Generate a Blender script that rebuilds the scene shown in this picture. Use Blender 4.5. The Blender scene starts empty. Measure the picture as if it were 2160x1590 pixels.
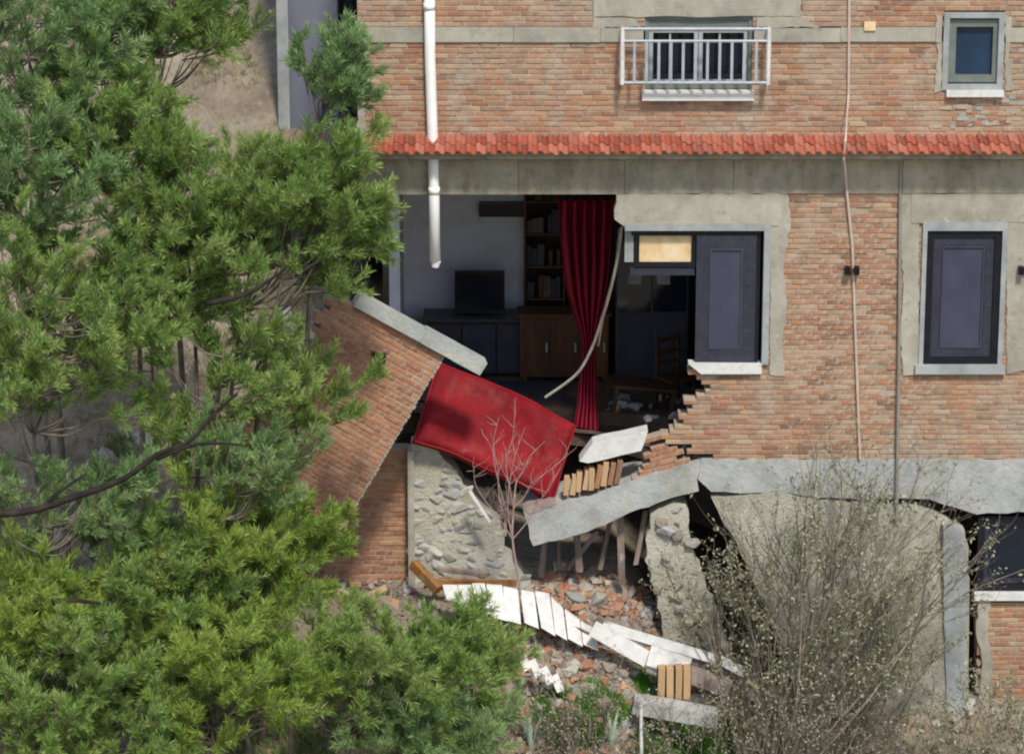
import bpy, bmesh, math, random
import numpy as np
from mathutils import Vector, Matrix
random.seed(7); RNG = np.random.default_rng(7)
R = math.radians
SC = bpy.context.scene
COL = SC.collection

# ------------------------------------------------------------------ camera
PITCH, DIST, PPM = R(15), 40.0, 165.0
CAM = Vector((0, -DIST*math.cos(PITCH), DIST*math.sin(PITCH)))
cd = bpy.data.cameras.new('camera'); cam = bpy.data.objects.new('camera', cd); COL.objects.link(cam)
cam.location = CAM; cam.rotation_euler = (R(90)-PITCH, 0, 0)
cd.sensor_width = 36; cd.sensor_fit = 'HORIZONTAL'; cd.lens = 36*DIST/(2160/PPM); cd.clip_end = 1500
SC.camera = cam
FWD = Vector((0, math.cos(PITCH), -math.sin(PITCH))); UP = Vector((0, math.sin(PITCH), math.cos(PITCH)))
def P(px, py, Y=0.0):
    d = FWD*DIST + Vector((1,0,0))*((px-1080)/PPM) + UP*((795-py)/PPM)
    return CAM + d*((Y-CAM.y)/d.y)
def M2(px): return px/PPM
# ------------------------------------------------------------------ sky and sun
SUN_EL, SUN_AZ = R(54), R(14)          # azimuth: to the right of the viewing direction, behind the camera
w = bpy.data.worlds.new('World'); SC.world = w; w.use_nodes = True
nt = w.node_tree; bg = nt.nodes['Background']
sky = nt.nodes.new('ShaderNodeTexSky'); sky.sky_type = 'NISHITA'; sky.sun_disc = False
sky.sun_elevation = SUN_EL; sky.sun_rotation = R(180)-SUN_AZ
nt.links.new(sky.outputs[0], bg.inputs[0]); bg.inputs[1].default_value = 0.15
sl = bpy.data.lights.new('sun', 'SUN'); sl.energy = 3.0; sl.angle = R(7); sl.color = (1, .955, .89)
so = bpy.data.objects.new('sun', sl); COL.objects.link(so)
sdir = Vector((math.sin(SUN_AZ)*math.cos(SUN_EL), -math.cos(SUN_AZ)*math.cos(SUN_EL), math.sin(SUN_EL)))
so.rotation_euler = sdir.to_track_quat('Z', 'Y').to_euler(); so.location = (20, -30, 40)
SC.cycles.pixel_filter_type = 'BLACKMAN_HARRIS'; SC.cycles.filter_width = 2.1
SC.view_settings.view_transform = 'Standard'; SC.view_settings.look = 'None'
SC.view_settings.exposure = 0.32; SC.view_settings.gamma = 1.0; SC.view_settings.use_curve_mapping = False

# ------------------------------------------------------------------ materials
def lin(h):
    if isinstance(h, tuple): return h if len(h) == 4 else (*h, 1)
    v = [int(h[i:i+2], 16)/255 for i in (0, 2, 4)]
    return tuple(c/12.92 if c <= .04045 else ((c+.055)/1.055)**2.4 for c in v)+(1,)
MATS = {}
def mat(name, cols, scale=4, rough=.9, bump=.25, bscale=45, bdist=.01, rand=None, randamt=.6, fine=None, fineamt=.35, fscale=28,
        spec=.25, metallic=0, trans=0, stretch=None, lo=.32, hi=.68, grime=None, gscale=1.3, gamt=.6, streak=None):
    m = bpy.data.materials.new(name); m.use_nodes = True; t = m.node_tree; N = t.nodes; L = t.links
    b = N['Principled BSDF']; b.inputs['Roughness'].default_value = rough
    b.inputs['Specular IOR Level'].default_value = spec; b.inputs['Metallic'].default_value = metallic
    tc = N.new('ShaderNodeTexCoord'); co = tc.outputs['Object']
    if stretch:
        mp = N.new('ShaderNodeMapping'); mp.inputs['Scale'].default_value = stretch; L.new(co, mp.inputs[0]); co = mp.outputs[0]
    def noise(s, d=5):
        n = N.new('ShaderNodeTexNoise'); n.inputs['Scale'].default_value = s; n.inputs['Detail'].default_value = d
        n.inputs['Roughness'].default_value = .62; L.new(co, n.inputs['Vector']); return n.outputs['Fac']
    def ramp(fac, cs, a, z):
        r = N.new('ShaderNodeValToRGB'); e = r.color_ramp.elements
        while len(e) < len(cs): e.new(.5)
        for i, c in enumerate(cs):
            e[i].position = a+(z-a)*i/max(1, len(cs)-1); e[i].color = lin(c)
        L.new(fac, r.inputs[0]); return r.outputs[0]
    def mix(a, c, f):
        x = N.new('ShaderNodeMix'); x.data_type = 'RGBA'
        if isinstance(f, float): x.inputs[0].default_value = f
        else: L.new(f, x.inputs[0])
        L.new(a, x.inputs[6]); L.new(c, x.inputs[7]); return x.outputs[2]
    c = ramp(noise(scale), cols, lo, hi)
    if rand:
        g = N.new('ShaderNodeNewGeometry'); oi = N.new('ShaderNodeObjectInfo')
        ad = N.new('ShaderNodeMath'); ad.operation = 'ADD'; L.new(g.outputs['Random Per Island'], ad.inputs[0]); L.new(oi.outputs['Random'], ad.inputs[1])
        fr = N.new('ShaderNodeMath'); fr.operation = 'FRACT'; L.new(ad.outputs[0], fr.inputs[0])
        c = mix(c, ramp(fr.outputs[0], rand, 0, 1), randamt)
    if fine:
        f = N.new('ShaderNodeMath'); f.operation = 'MULTIPLY'; f.inputs[1].default_value = 1.0
        r = N.new('ShaderNodeMapRange'); r.inputs[1].default_value = .52; r.inputs[2].default_value = .72; r.inputs[4].default_value = fineamt
        L.new(noise(fscale, 4), r.inputs[0])
        c = mix(c, ramp(noise(fscale*.37, 2), fine, .35, .65), r.outputs[0])
    if grime:
        gm = N.new('ShaderNodeMapping'); gm.inputs['Scale'].default_value = streak or (1, 1, 1); L.new(tc.outputs['Object'], gm.inputs[0])
        gn = N.new('ShaderNodeTexNoise'); gn.inputs['Scale'].default_value = gscale; gn.inputs['Detail'].default_value = 8; gn.inputs['Roughness'].default_value = .7; L.new(gm.outputs[0], gn.inputs['Vector'])
        gr = N.new('ShaderNodeMapRange'); gr.inputs[1].default_value = .47; gr.inputs[2].default_value = .66; gr.inputs[4].default_value = gamt; L.new(gn.outputs['Fac'], gr.inputs[0])
        c = mix(c, ramp(noise(gscale*2.3, 3), grime, .38, .62), gr.outputs[0])
    L.new(c, b.inputs['Base Color'])
    if bump:
        bp = N.new('ShaderNodeBump'); bp.inputs['Strength'].default_value = bump; bp.inputs['Distance'].default_value = bdist
        L.new(noise(bscale, 6), bp.inputs['Height']); L.new(bp.outputs[0], b.inputs['Normal'])
    if trans:
        tr = N.new('ShaderNodeBsdfTranslucent'); L.new(c, tr.inputs[0]); ms = N.new('ShaderNodeMixShader'); ms.inputs[0].default_value = trans
        L.new(b.outputs[0], ms.inputs[1]); L.new(tr.outputs[0], ms.inputs[2]); L.new(ms.outputs[0], N['Material Output'].inputs[0])
    MATS[name] = m; return m
BRICK = mat('brick', ['896a56', '9e775e', 'a9876a', '937d69'], .9, rand=['5e4135', 'a86f4c', '8e5f46', 'b48a66', '9d6645', 'b09474', '775543', 'b9a082', '987256'], randamt=.62,
            fine=['b9ac98', 'a59a88', '6d6258'], fineamt=.9, fscale=11, bump=.7, bscale=60, grime=['948a7a', 'aaa08e', '706358'], gscale=.9, gamt=.78, streak=(1.25, 1, .6))
BRICKD = mat('brick_red', ['8e6248', 'a87656', 'ba8c68'], 1.2, rand=['684234', 'aa704f', '946046', 'b68868', '865844'], randamt=.62,
             fine=['b6a68e', '9e8e78', '6a5442'], fineamt=.8, fscale=12, bump=.7, bscale=60, grime=['9c8e78', '84705e', 'ac9c88'], gscale=1.6, gamt=.5)
MORTAR = mat('mortar', ['8e8170', 'a39480', 'b2a490'], 2.2, fine=['776d60', 'bcb09c'], bump=.6, bscale=90)
CONC = mat('concrete', ['7f7b6c', '9a9483', 'aca691'], 1.6, fine=['6a675a', 'b9b3a0'], fineamt=.5, fscale=9, bump=.6, bscale=40, bdist=.02)
CONCG = mat('concrete_grey', ['92938d', 'a5a6a1', 'b4b3ab'], 2.2, fine=['78786f', 'c0bdb0'], fineamt=.75, fscale=8, bump=.6, bscale=22, bdist=.025, grime=['a0967f', '83836f', 'b0a892'], gscale=1.6, gamt=.65)
BEAM = mat('weathered_beam', ['7d7767', '9a927f', 'aca28c'], 1.3, fine=['66634c', '8f8a74'], fineamt=.7, fscale=6, bump=.7, bscale=36, bdist=.02, grime=['636049', '8a7862', '5a5a46'], gscale=1.7, gamt=.65, streak=(2.2, 1, .6))
LINTEL = mat('lintel_render', ['8d887a', 'a29c8c', 'b0aa99'], 1.7, fine=['77725f', 'bab4a4'], fineamt=.75, fscale=10, bump=.8, grime=['78715f', '968a76', '868270'], gscale=1.8, gamt=.55, streak=(1.6, 1, .6))
SURR = mat('grey_surround', ['868988', '999c9a', 'a6a8a3'], 2.5, fine=['74756f', 'b2b2aa'], fineamt=.6, fscale=9, bump=.5, grime=['7b7a6c', '8f8c7e'], gscale=2, gamt=.5)
ROUGHCAST = mat('roughcast', ['9a9686', 'b0ab9a', 'c0baa8'], 1.6, fine=['837e6a', 'ccc6b4'], fineamt=.6, fscale=14, bump=.7, bscale=26, bdist=.04, grime=['b0a488', '8f8c78', '9e967e'], gscale=1.4, gamt=.6)
WHITE = mat('white_paint', ['c4c3bb', 'd4d2ca', 'dedcd4'], 3, rough=.6, fine=['98938a', 'b5afa2'], fineamt=.6, fscale=9, bump=.25, grime=['a29a8a', '8b8478'], gscale=3, gamt=.45)
PVC = mat('white_pvc', ['dedcd4', 'ebe9e2', 'f0eee8'], 2, rough=.4, bump=.03, fine=['c3beb2'], fineamt=.3, fscale=6)
IRON = mat('painted_steel', ['cdc4bd', 'dad2ca', 'bdb8b2'], 6, rough=.5, bump=.1, fine=['94867c'], fineamt=.4)
GREYST = mat('grey_steel', ['93979a', 'a8acad'], 6, rough=.45, bump=.08)
TILE = mat('roof_tile', ['8a4636', '99523e', 'a46048'], 2, rand=['703628', 'a2503a', '90422e', 'b06c52', '843a2c', 'ae6e5a', '784436'], randamt=.75, fine=['6a4034', 'bd937a'], fineamt=.6, fscale=14, rough=.8, bump=.3)
NAVY = mat('dark_frame', ['121219', '1b1b24'], 5, rough=.45, bump=.05)
SHUT = mat('shutter_slate', ['2a2a34', '363641'], 3, rough=.5, bump=.06, fine=['34343e'], fineamt=.15, fscale=60)
PANEL = mat('shutter_panel', ['3b3b49', '464755'], 2, rough=.5, bump=.06)
GLASS = mat('dark_glass', ['0c1420', '16212e'], 2, rough=.08, bump=0, spec=.6)
REFLG = mat('blue_reflection_glass', ['16283a', '24405a'], 1.5, rough=.12, bump=0, spec=.6)  # bluish reflection of the small upper pane, put into its base colour
GFRAME = mat('grey_green_frame', ['5f665f', '747b72'], 4, rough=.5, bump=.1)
CREAM = mat('cream_reflection_and_box', ['c9a878', 'd8bd90', 'd9c8a6'], 5, rough=.7, bump=.08)  # cream of the junction box, and a reflection put into the transom pane
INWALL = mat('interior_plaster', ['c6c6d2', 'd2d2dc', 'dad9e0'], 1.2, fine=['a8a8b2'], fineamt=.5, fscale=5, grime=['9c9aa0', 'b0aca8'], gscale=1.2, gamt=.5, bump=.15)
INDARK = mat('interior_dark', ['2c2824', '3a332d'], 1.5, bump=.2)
INBROWN = mat('interior_wood', ['3a2419', '56351f', '6b4426'], 3, rough=.6, bump=.15, stretch=(1, 1, .2))
WOODL = mat('chair_wood', ['38261a', '4c3422'], 5, rough=.5, bump=.1)
FLOOR = mat('room_floor', ['4a3c34', '5d4c40', '6b5a4c'], 2, rough=.7, fine=['857a6e', '33302c'], fineamt=.6, fscale=8, bump=.3)
BLACK = mat('black_plastic', ['0b0b0d', '141418'], 5, rough=.35, bump=.03)
TVG = mat('screen', ['10141c', '1a2230'], 2, rough=.15, bump=0, spec=.5)
FRIDGE = mat('grey_lacquer', ['33373b', '444a4e'], 2, rough=.4, bump=.05)
RED = mat('red_cloth', ['5e0710', '780912', '8c0c17'], 1.6, rough=.75, bump=.6, bscale=9, bdist=.04, fine=['560710', '9c2028'], fineamt=.5, fscale=5, grime=['93524c', '701a1e', 'a06a60'], gscale=1.2, gamt=.28)
REDP = mat('red_piping', ['7e0e18', '8c1620'], 5, rough=.7, bump=.1)
CURT = mat('curtain_cloth', ['6a0c20', '800f26', '90132c'], 2.5, rough=.75, bump=.2, bscale=60)
CABLE = mat('cable_grey', ['8a8578', 'a39d8e'], 8, rough=.6, bump=0)
CONDUIT = mat('conduit_pinkish', ['b8a292', 'c8b4a4'], 8, rough=.6, bump=0)
CONDG = mat('conduit_grey', ['7d786e', '8f897e'], 5, rough=.5, bump=.05)
RUST = mat('rusty_timber', ['6e4a26', '93622e', 'ab7e48'], 5, rough=.85, fine=['4c3622', 'b8976a'], fineamt=.8, fscale=18, bump=.7, grime=['5c4a38', '80694e'], gscale=4, gamt=.6)
TIMB = mat('weathered_timber', ['5d5149', '7d6e62', '94857a'], 4, stretch=(1, 1, .25), fine=['463c36'], fineamt=.5, bump=.5)
STONE = mat('rubble_stone', ['84827c', 'a09e96', 'b4b1a4'], 3, rand=['76756f', 'aca89c', '979b9e', 'beb39e', '8e8576', 'cac3b2'], randamt=.65, fine=['8c6a45', '5c5a55'], fineamt=.45, fscale=9, bump=.6, bscale=20, bdist=.03)
LUMP = mat('plaster_lump', ['80786c', '998f80', 'ada290'], 3, rand=['6f675e', '9c8874', 'b4ac9e', '857260', '918f8c', '5e564e'], randamt=.6, fine=['6c6458'], fineamt=.5, bump=.6, bscale=22, bdist=.03)
TAN = mat('tan_block', ['a98a66', 'bda07a'], 3, rand=['a07e5a', 'c4a27a', 'b0875e'], randamt=.5, bump=.4)
SOIL = mat('soil', ['7c6f5d', '998b77', 'afa18c'], 1.6, fine=['6a5f50', 'aca492', '8a7b66', 'b8ab95'], fineamt=.9, fscale=7, bump=1, bscale=12, bdist=.12)
ANNEX = mat('annex_render', ['62636e', '70717c', '7b7b86'], .7, fine=['565660', '86868e'], fineamt=.3, fscale=3, bump=.15, stretch=(1, 1, .3))
PINEM = mat('pine_needles', ['5c8036', '84a64c', 'aec06c'], 1.1, rand=['466c34', '8cac54', 'b8c87e', '6a9244', 'd0d2a0', '7ea04c', '9ab65c', '948250', '3a5c2c'], randamt=.55, rough=.6, bump=0, trans=.4, spec=.25, lo=.38, hi=.62)
PINEB = mat('grey_pine_needles', ['5c7e44', '82a060', 'a8ba80'], 1.1, rand=['4c7240', '86a464', 'accc8a', '6c9250', '88a658', 'c4cca4', '426638', '8e8458'], randamt=.55, rough=.6, bump=0, trans=.4, spec=.25, lo=.38, hi=.62)
YELM = mat('yellow_pine_needles', ['6e9232', '9ab648', 'c0ca62'], 1.1, rand=['628a36', 'a0b852', 'c2ca6c', '82a240', 'd2d090', '74984a', '4e7430', '9c8a4e'], randamt=.55, rough=.6, bump=0, trans=.42, lo=.38, hi=.62)
MIDM = mat('mid_green_leaves', ['4a6833', '6f8a48', '96a666'], 1.4, rand=['4a6833', '728c4e', '8ea264', '607e46', 'a6ae82', '8a9650'], randamt=.55, rough=.6, bump=0, trans=.36, lo=.38, hi=.62)
OLIVE = mat('olive_leaves', ['757858', '8e9070', 'a4a484'], 1.5, rand=['5e6246', '929472', 'b0ae8e', '7a7e5e', 'c2bea0', '646e4c', '84905f'] , randamt=.7, rough=.6, bump=0, trans=.2)
GREYL = mat('grey_dead_leaves', ['7f7968', '968f7c', 'a69f8a'], 1.5, rand=['736e60', '989080', 'aca490', '847c66', '848a5e'], randamt=.7, rough=.7, bump=0, trans=.15)
GRASS = mat('grass_green', ['3f7a22', '558f2c', '66a036'], 1.5, rand=['34681c', '5d9830', '7aa848'], randamt=.6, rough=.5, bump=0, trans=.25)
DRYG = mat('dry_grass', ['8a7f5c', '9f946c', 'aca37c'], 1.5, rand=['7b7154', 'a89c74', '93885f', '788052'], randamt=.6, rough=.7, bump=0, trans=.15)
AGAVE = mat('pale_agave', ['8fa890', 'a9bda4', 'c2cdb4'], 2, rand=['93ab94', 'b8c6ae', 'cfd4bc'], randamt=.5, rough=.5, bump=0, trans=.1)
BARK = mat('bark', ['5c5247', '70655a', '84796d'], 5, bump=.6, bscale=30)
BARKG = mat('grey_bark', ['857c70', '9c9286', 'aea498'], 5, bump=.5, bscale=30)
TWIG = mat('twig_bark', ['5a5145', '74695a', '8f8474'], 5, bump=.3)
SAPL = mat('sapling_bark', ['8b6e68', '9b8078', 'a8948a'], 5, bump=.3)

# ------------------------------------------------------------------ mesh helpers
def tag(o, label=None, cat=None, group=None, kind=None):
    if label: o['label'] = label
    if cat: o['category'] = cat
    if group: o['group'] = group
    if kind: o['kind'] = kind
    return o
def link(name, me, m, parent=None):
    o = bpy.data.objects.new(name, me); COL.objects.link(o)
    if m and not len(me.materials): me.materials.append(m)
    if parent: o.parent = parent
    return o
def empty(name, loc=(0, 0, 0), rot=(0, 0, 0)):
    o = bpy.data.objects.new(name, None); COL.objects.link(o); o.location = loc; o.rotation_euler = rot; o.empty_display_size = .2; return o
def jit(a): return random.uniform(-a, a)
class MB:
    def __init__(s): s.v = []; s.f = []
    def quad8(s, pts):
        n = len(s.v); s.v += [tuple(p) for p in pts]
        s.f += [tuple(n+i for i in q) for q in ((0,1,2,3), (7,6,5,4), (0,4,5,1), (1,5,6,2), (2,6,7,3), (3,7,4,0))]
    def box(s, x0, x1, y0, y1, z0, z1, j=0):
        # front face (y0) first: winding outward
        p = [(x0,y0,z0), (x1,y0,z0), (x1,y0,z1), (x0,y0,z1), (x0,y1,z0), (x1,y1,z0), (x1,y1,z1), (x0,y1,z1)]
        if j: p = [(a+jit(j), b+jit(j), c+jit(j)) for a, b, c in p]
        s.quad8(p); return s
    def beam(s, a, b, w, h, ref=(0, 0, 1), j=0):
        a = Vector(a); b = Vector(b); d = (b-a).normalized(); ref = Vector(ref)
        if abs(d.dot(ref)) > .95: ref = Vector((1, 0, 0))
        x = d.cross(ref).normalized()*w/2; z = x.cross(d).normalized()*h/2
        p = [a-x-z, a+x-z, a+x+z, a-x+z, b-x-z, b+x-z, b+x+z, b-x+z]
        if j: p = [q+Vector((jit(j), jit(j), jit(j))) for q in p]
        s.quad8(p); return s
    def brick(s, x0, x1, y0, y1, z0, z1, c=.006, j=.003):
        n = len(s.v)
        J = lambda: jit(j)
        s.v += [(x0,y1,z0), (x1,y1,z0), (x1,y1,z1), (x0,y1,z1)]
        y0 += jit(.005)
        s.v += [(x0+J(),y0+c,z0+J()), (x1+J(),y0+c,z0+J()), (x1+J(),y0+c,z1+J()), (x0+J(),y0+c,z1+J())]
        s.v += [(x0+c+J(),y0,z0+c), (x1-c+J(),y0,z0+c), (x1-c+J(),y0,z1-c), (x0+c+J(),y0,z1-c)]
        for a in (0, 4):
            for i in range(4):
                k = (i+1) % 4; s.f.append((n+a+i, n+a+k, n+a+4+k, n+a+4+i))
        s.f += [(n+8, n+9, n+10, n+11), (n+3, n+2, n+1, n)]; return s
    def tube(s, pts, rad, n=6, cap=True):
        pts = [Vector(p) for p in pts]; base = len(s.v); m = len(pts)
        if not hasattr(rad, '__len__'): rad = [rad]*m
        for i, p in enumerate(pts):
            d = (pts[min(i+1, m-1)]-pts[max(i-1, 0)]).normalized()
            u = d.cross(Vector((0, 0, 1)) if abs(d.z) < .9 else Vector((0, 1, 0))).normalized(); v = d.cross(u)
            for k in range(n):
                a = 2*math.pi*k/n; s.v.append(tuple(p+(u*math.cos(a)+v*math.sin(a))*rad[i]))
        for i in range(m-1):
            for k in range(n):
                k2 = (k+1) % n; s.f.append((base+i*n+k, base+i*n+k2, base+(i+1)*n+k2, base+(i+1)*n+k))
        if cap: s.f += [tuple(base+k for k in reversed(range(n))), tuple(base+(m-1)*n+k for k in range(n))]
        return s
    def prism(s, poly, y0, y1, j=0):   # poly: list of (x,z)
        n = len(s.v); m = len(poly)
        s.v += [(x+jit(j), y0+jit(j), z+jit(j)) for x, z in poly]+[(x+jit(j), y1, z+jit(j)) for x, z in poly]
        s.f += [tuple(n+i for i in range(m)), tuple(n+m+i for i in reversed(range(m)))]
        s.f += [(n+i, n+m+i, n+m+(i+1) % m, n+(i+1) % m) for i in range(m)]; return s
    def mesh(s, name, fix=True, smooth=False):
        me = bpy.data.meshes.new(name); me.from_pydata(s.v, [], s.f)
        if fix:
            bm = bmesh.new(); bm.from_mesh(me); bmesh.ops.recalc_face_normals(bm, faces=bm.faces); bm.to_mesh(me); bm.free()
        if smooth: me.polygons.foreach_set('use_smooth', [True]*len(me.polygons))
        me.update(); return me
    def build(s, name, m, parent=None, fix=True, smooth=False): return link(name, s.mesh(name, fix, smooth), m, parent)
def soup(name, arr, m, parent=None):        # arr: (polys, k, 3) leaf faces
    n, k, _ = arr.shape; me = bpy.data.meshes.new(name)
    me.vertices.add(n*k); me.vertices.foreach_set('co', arr.reshape(-1).astype(np.float32))
    me.loops.add(n*k); me.loops.foreach_set('vertex_index', np.arange(n*k, dtype=np.int32))
    me.polygons.add(n); me.polygons.foreach_set('loop_start', np.arange(0, n*k, k, dtype=np.int32))
    me.update(calc_edges=True); return link(name, me, m, parent)
def ragged(poly, step, amp, open_from=None):     # roughen a polygon outline
    out = []
    for i, (a, b) in enumerate(zip(poly, poly[1:]+poly[:1])):
        a = Vector(a); b = Vector(b); L = (b-a).length; n = max(1, int(L/step))
        for k in range(n):
            p = a+(b-a)*(k/n)
            out.append((p.x+(jit(amp) if k else 0), p.y+(jit(amp) if k else 0)))
    return out
def F(px, py, Y=0): p = P(px, py, Y); return (p.x, p.z)
def poly_px(pts, Y=0): return [F(a, b, Y) for a, b in pts]
def inpoly(x, z, poly):
    c = False; j = len(poly)-1
    for i in range(len(poly)):
        xi, zi = poly[i]; xj, zj = poly[j]
        if (zi > z) != (zj > z) and x < (xj-xi)*(z-zi)/(zj-zi)+xi: c = not c
        j = i
    return c
def rect_px(x0, y0, x1, y1, Y=0):
    a = P(x0, y1, Y); b = P(x1, y0, Y); return (a.x, b.x, a.z, b.z)
BL, BH, BG = .225, .066, .011
def lay(u0, u1, w0, w1, inside=None, holes=()):
    out = []; k = 0; z = w0
    while z+BH <= w1+.02:
        zc = z+BH/2; off = (0, .5, .22, .72)[k % 4]*BL; u = u0-off
        while u < u1:
            iv = [(max(u, u0), min(u+BL, u1))]
            for (a, b, c, d) in holes:
                if c-.01 < zc < d+.01:
                    iv = [q for (s, e) in iv for q in ((s, min(e, a)), (max(s, b), e)) if q[1]-q[0] > .016]
            for s, e in iv:
                if e-s > .016 and (inside is None or inside((s+e)/2, zc)): out.append((s, e-BG, z, z+BH-BG, e-s > BL-.001))
            u += BL
        z += BH; k += 1
    return out
def masonry(parent, bricks, m, nsingle, thick, name='brick', pick=None, mort=MORTAR, yface=0):
    """mortar core + single bricks (objects) + the rest joined"""
    core = MB(); rows = {}
    for s, e, a, b, full in bricks: rows.setdefault(round(a, 4), []).append((s, e+BG, a, b+BG))
    for a, r in rows.items():
        r.sort(); run = list(r[0])
        for q in r[1:]:
            if q[0]-run[1] < .004: run[1] = q[1]
            else: core.box(run[0], run[1], yface+.009, yface+thick, run[2], run[3]); run = list(q)
        core.box(run[0], run[1], yface+.009, yface+thick, run[2], run[3])
    core.build('mortar_core', mort, parent)
    fulls = [b for b in bricks if b[4]]
    if pick: fulls.sort(key=pick)
    single = set(map(id, fulls[:nsingle])); var = []
    for i in range(6):
        var.append(MB().brick(0, BL-BG, 0, .07, 0, BH-BG, j=.004).mesh(name))
    rest = MB(); depth = .07
    for b in bricks:
        if id(b) in single:
            o = link(name, random.choice(var), m, parent); o.location = (b[0], yface+jit(.005), b[2])
        else: rest.brick(b[0], b[1], yface, yface+depth, b[2], b[3])
    if rest.v: tag(rest.build('brick_courses', m, parent, fix=False), kind='stuff')

def stone_mesh(r, seed, flat=(1, 1, 1), n=15):
    rg = random.Random(seed); bm = bmesh.new()
    for _ in range(n):
        v = Vector((rg.gauss(0, 1), rg.gauss(0, 1), rg.gauss(0, 1))).normalized()*r*rg.uniform(.8, 1.12)
        bm.verts.new((v.x*flat[0], v.y*flat[1], v.z*flat[2]))
    h = bmesh.ops.convex_hull(bm, input=bm.verts)
    bmesh.ops.delete(bm, geom=[g for g in h['geom_interior'] if isinstance(g, bmesh.types.BMVert)], context='VERTS')
    bmesh.ops.recalc_face_normals(bm, faces=bm.faces)
    me = bpy.data.meshes.new('stone'); bm.to_mesh(me); bm.free(); return me

# ------------------------------------------------------------------ terrain
def sm(a, b, x):
    t = min(1, max(0, (x-a)/(b-a))); return t*t*(3-2*t)
def hn(x, y, s=1.0):
    return (math.sin(x*1.7*s+y*.9*s+1.3)+math.sin(x*.8*s-y*2.1*s+.4)+math.sin(x*3.1*s+y*2.7*s)*.5)/2.5
XS = [(-30, -3.3), (-5, -3.3), (-2.4, -3.0), (-.6, -2.95), (1.4, -3.15), (2.3, -3.9), (3.6, -4.35), (40, -4.5)]
def zfront(x):
    for (a, za), (b, zb) in zip(XS, XS[1:]):
        if a <= x <= b: return za+(zb-za)*(x-a)/(b-a)
    return XS[0][1] if x < 0 else XS[-1][1]
def terrain(x, y):
    zf = zfront(x)
    if y < 0:
        yy = max(y, -26); z = zf+.72*yy+.12*hn(x, y)*min(1, -y)+.05*hn(x, y, 3.1)
        return z
    inside = sm(-2.5, -2.05, x)
    yy = min(y, 22); bank = zf+.25*min(y, 1.2)+.74*max(0, yy-1.2)+.16*max(0, y-22)+.18*hn(x, y, .9)*min(1, y)+.06*hn(x, y, 2.6)
    flat = zf+.35*sm(0, 1.6, y)*(1-sm(1.5, 3, x))+.03*hn(x, y, 3)
    f = inside*(1-sm(7.2, 9.5, y))
    return bank*(1-f)+flat*f
def hit(px, py, y0=-8.0, y1=14.0):
    yy = y0
    while yy < y1:
        q = P(px, py, yy)
        if q.z <= terrain(q.x, yy): return Vector((q.x, yy, terrain(q.x, yy)))
        yy += .04
    return Vector((q.x, yy, terrain(q.x, yy)))
def axis(a, b, segs):
    out = [a]
    for lim, st in segs:
        while out[-1] < lim-1e-6: out.append(min(lim, out[-1]+st))
    return out
xs = axis(-220, 220, [(-20, 20), (-8, 1.0), (8, .14), (20, 1), (220, 20)]); ys = axis(-160, 300, [(-30, 13), (-6, 1), (3, .13), (14, .3), (30, 2), (300, 30)])
tb = MB()
for y in ys:
    for x in xs: tb.v.append((x, y, terrain(x, y)))
nx = len(xs)
tb.f = [(j*nx+i, j*nx+i+1, (j+1)*nx+i+1, (j+1)*nx+i) for j in range(len(ys)-1) for i in range(nx-1)]
tag(tb.build('ground', SOIL, fix=False, smooth=True), kind='structure')

# ------------------------------------------------------------------ the house
house = empty('brick_house', (0, 0, 0))
tag(house, 'two storey brick house with red tile canopy, its left ground floor corner torn open', 'house')
ZT = P(1080, -260).z; XL = P(757, 300).x; XR = 9.2; YB = 6.6
# openings (world x0,x1,z0,z1)
W_UP = rect_px(1360, 36, 1588, 188); W_SM = rect_px(1986, 30, 2120, 190)
W_LF = rect_px(1300, 478, 1626, 768); W_RT = rect_px(1936, 468, 2126, 786); W_BS = rect_px(2050, 1090, 2330, 1250)
z_can = P(1080, 292).z; z_b0 = P(1080, 408).z; z_b1 = P(1080, 340).z; z_sl = P(1080, 968).z
band = rect_px(757, 58, 2300, 90)
# upper storey
def patchy(x, z): return True
lint_up = rect_px(1252, -20, 1690, 36)
up = lay(XL, XR, P(1080, 300).z, ZT, None, [W_UP, W_SM, (XL-.1, XR+.1, band[2], band[3]), lint_up])
wall_up = empty('upper_wall'); wall_up.parent = house
masonry(wall_up, up, BRICK, 0, .26)
# string course
sc = MB()
for a, b in ((XL-.03, W_UP[0]-.02), (W_UP[1]+.02, W_SM[0]-.02), (W_SM[1]+.02, XR)):
    x = a
    while x < b-.05:
        e = min(b, x+random.uniform(.8, 1.5)); MB().box(x, e-.004, -.022+jit(.004), .2, band[2]+.006+jit(.006), band[3]-.004+jit(.008)).build('string_course', LINTEL, house); x = e
MB().prism(ragged([(lint_up[0], lint_up[2]+.003), (lint_up[1], lint_up[2]+.003), (lint_up[1], lint_up[3]), (lint_up[0], lint_up[3])], .18, .012), -.018, .2).build('lintel', LINTEL, house)
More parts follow.
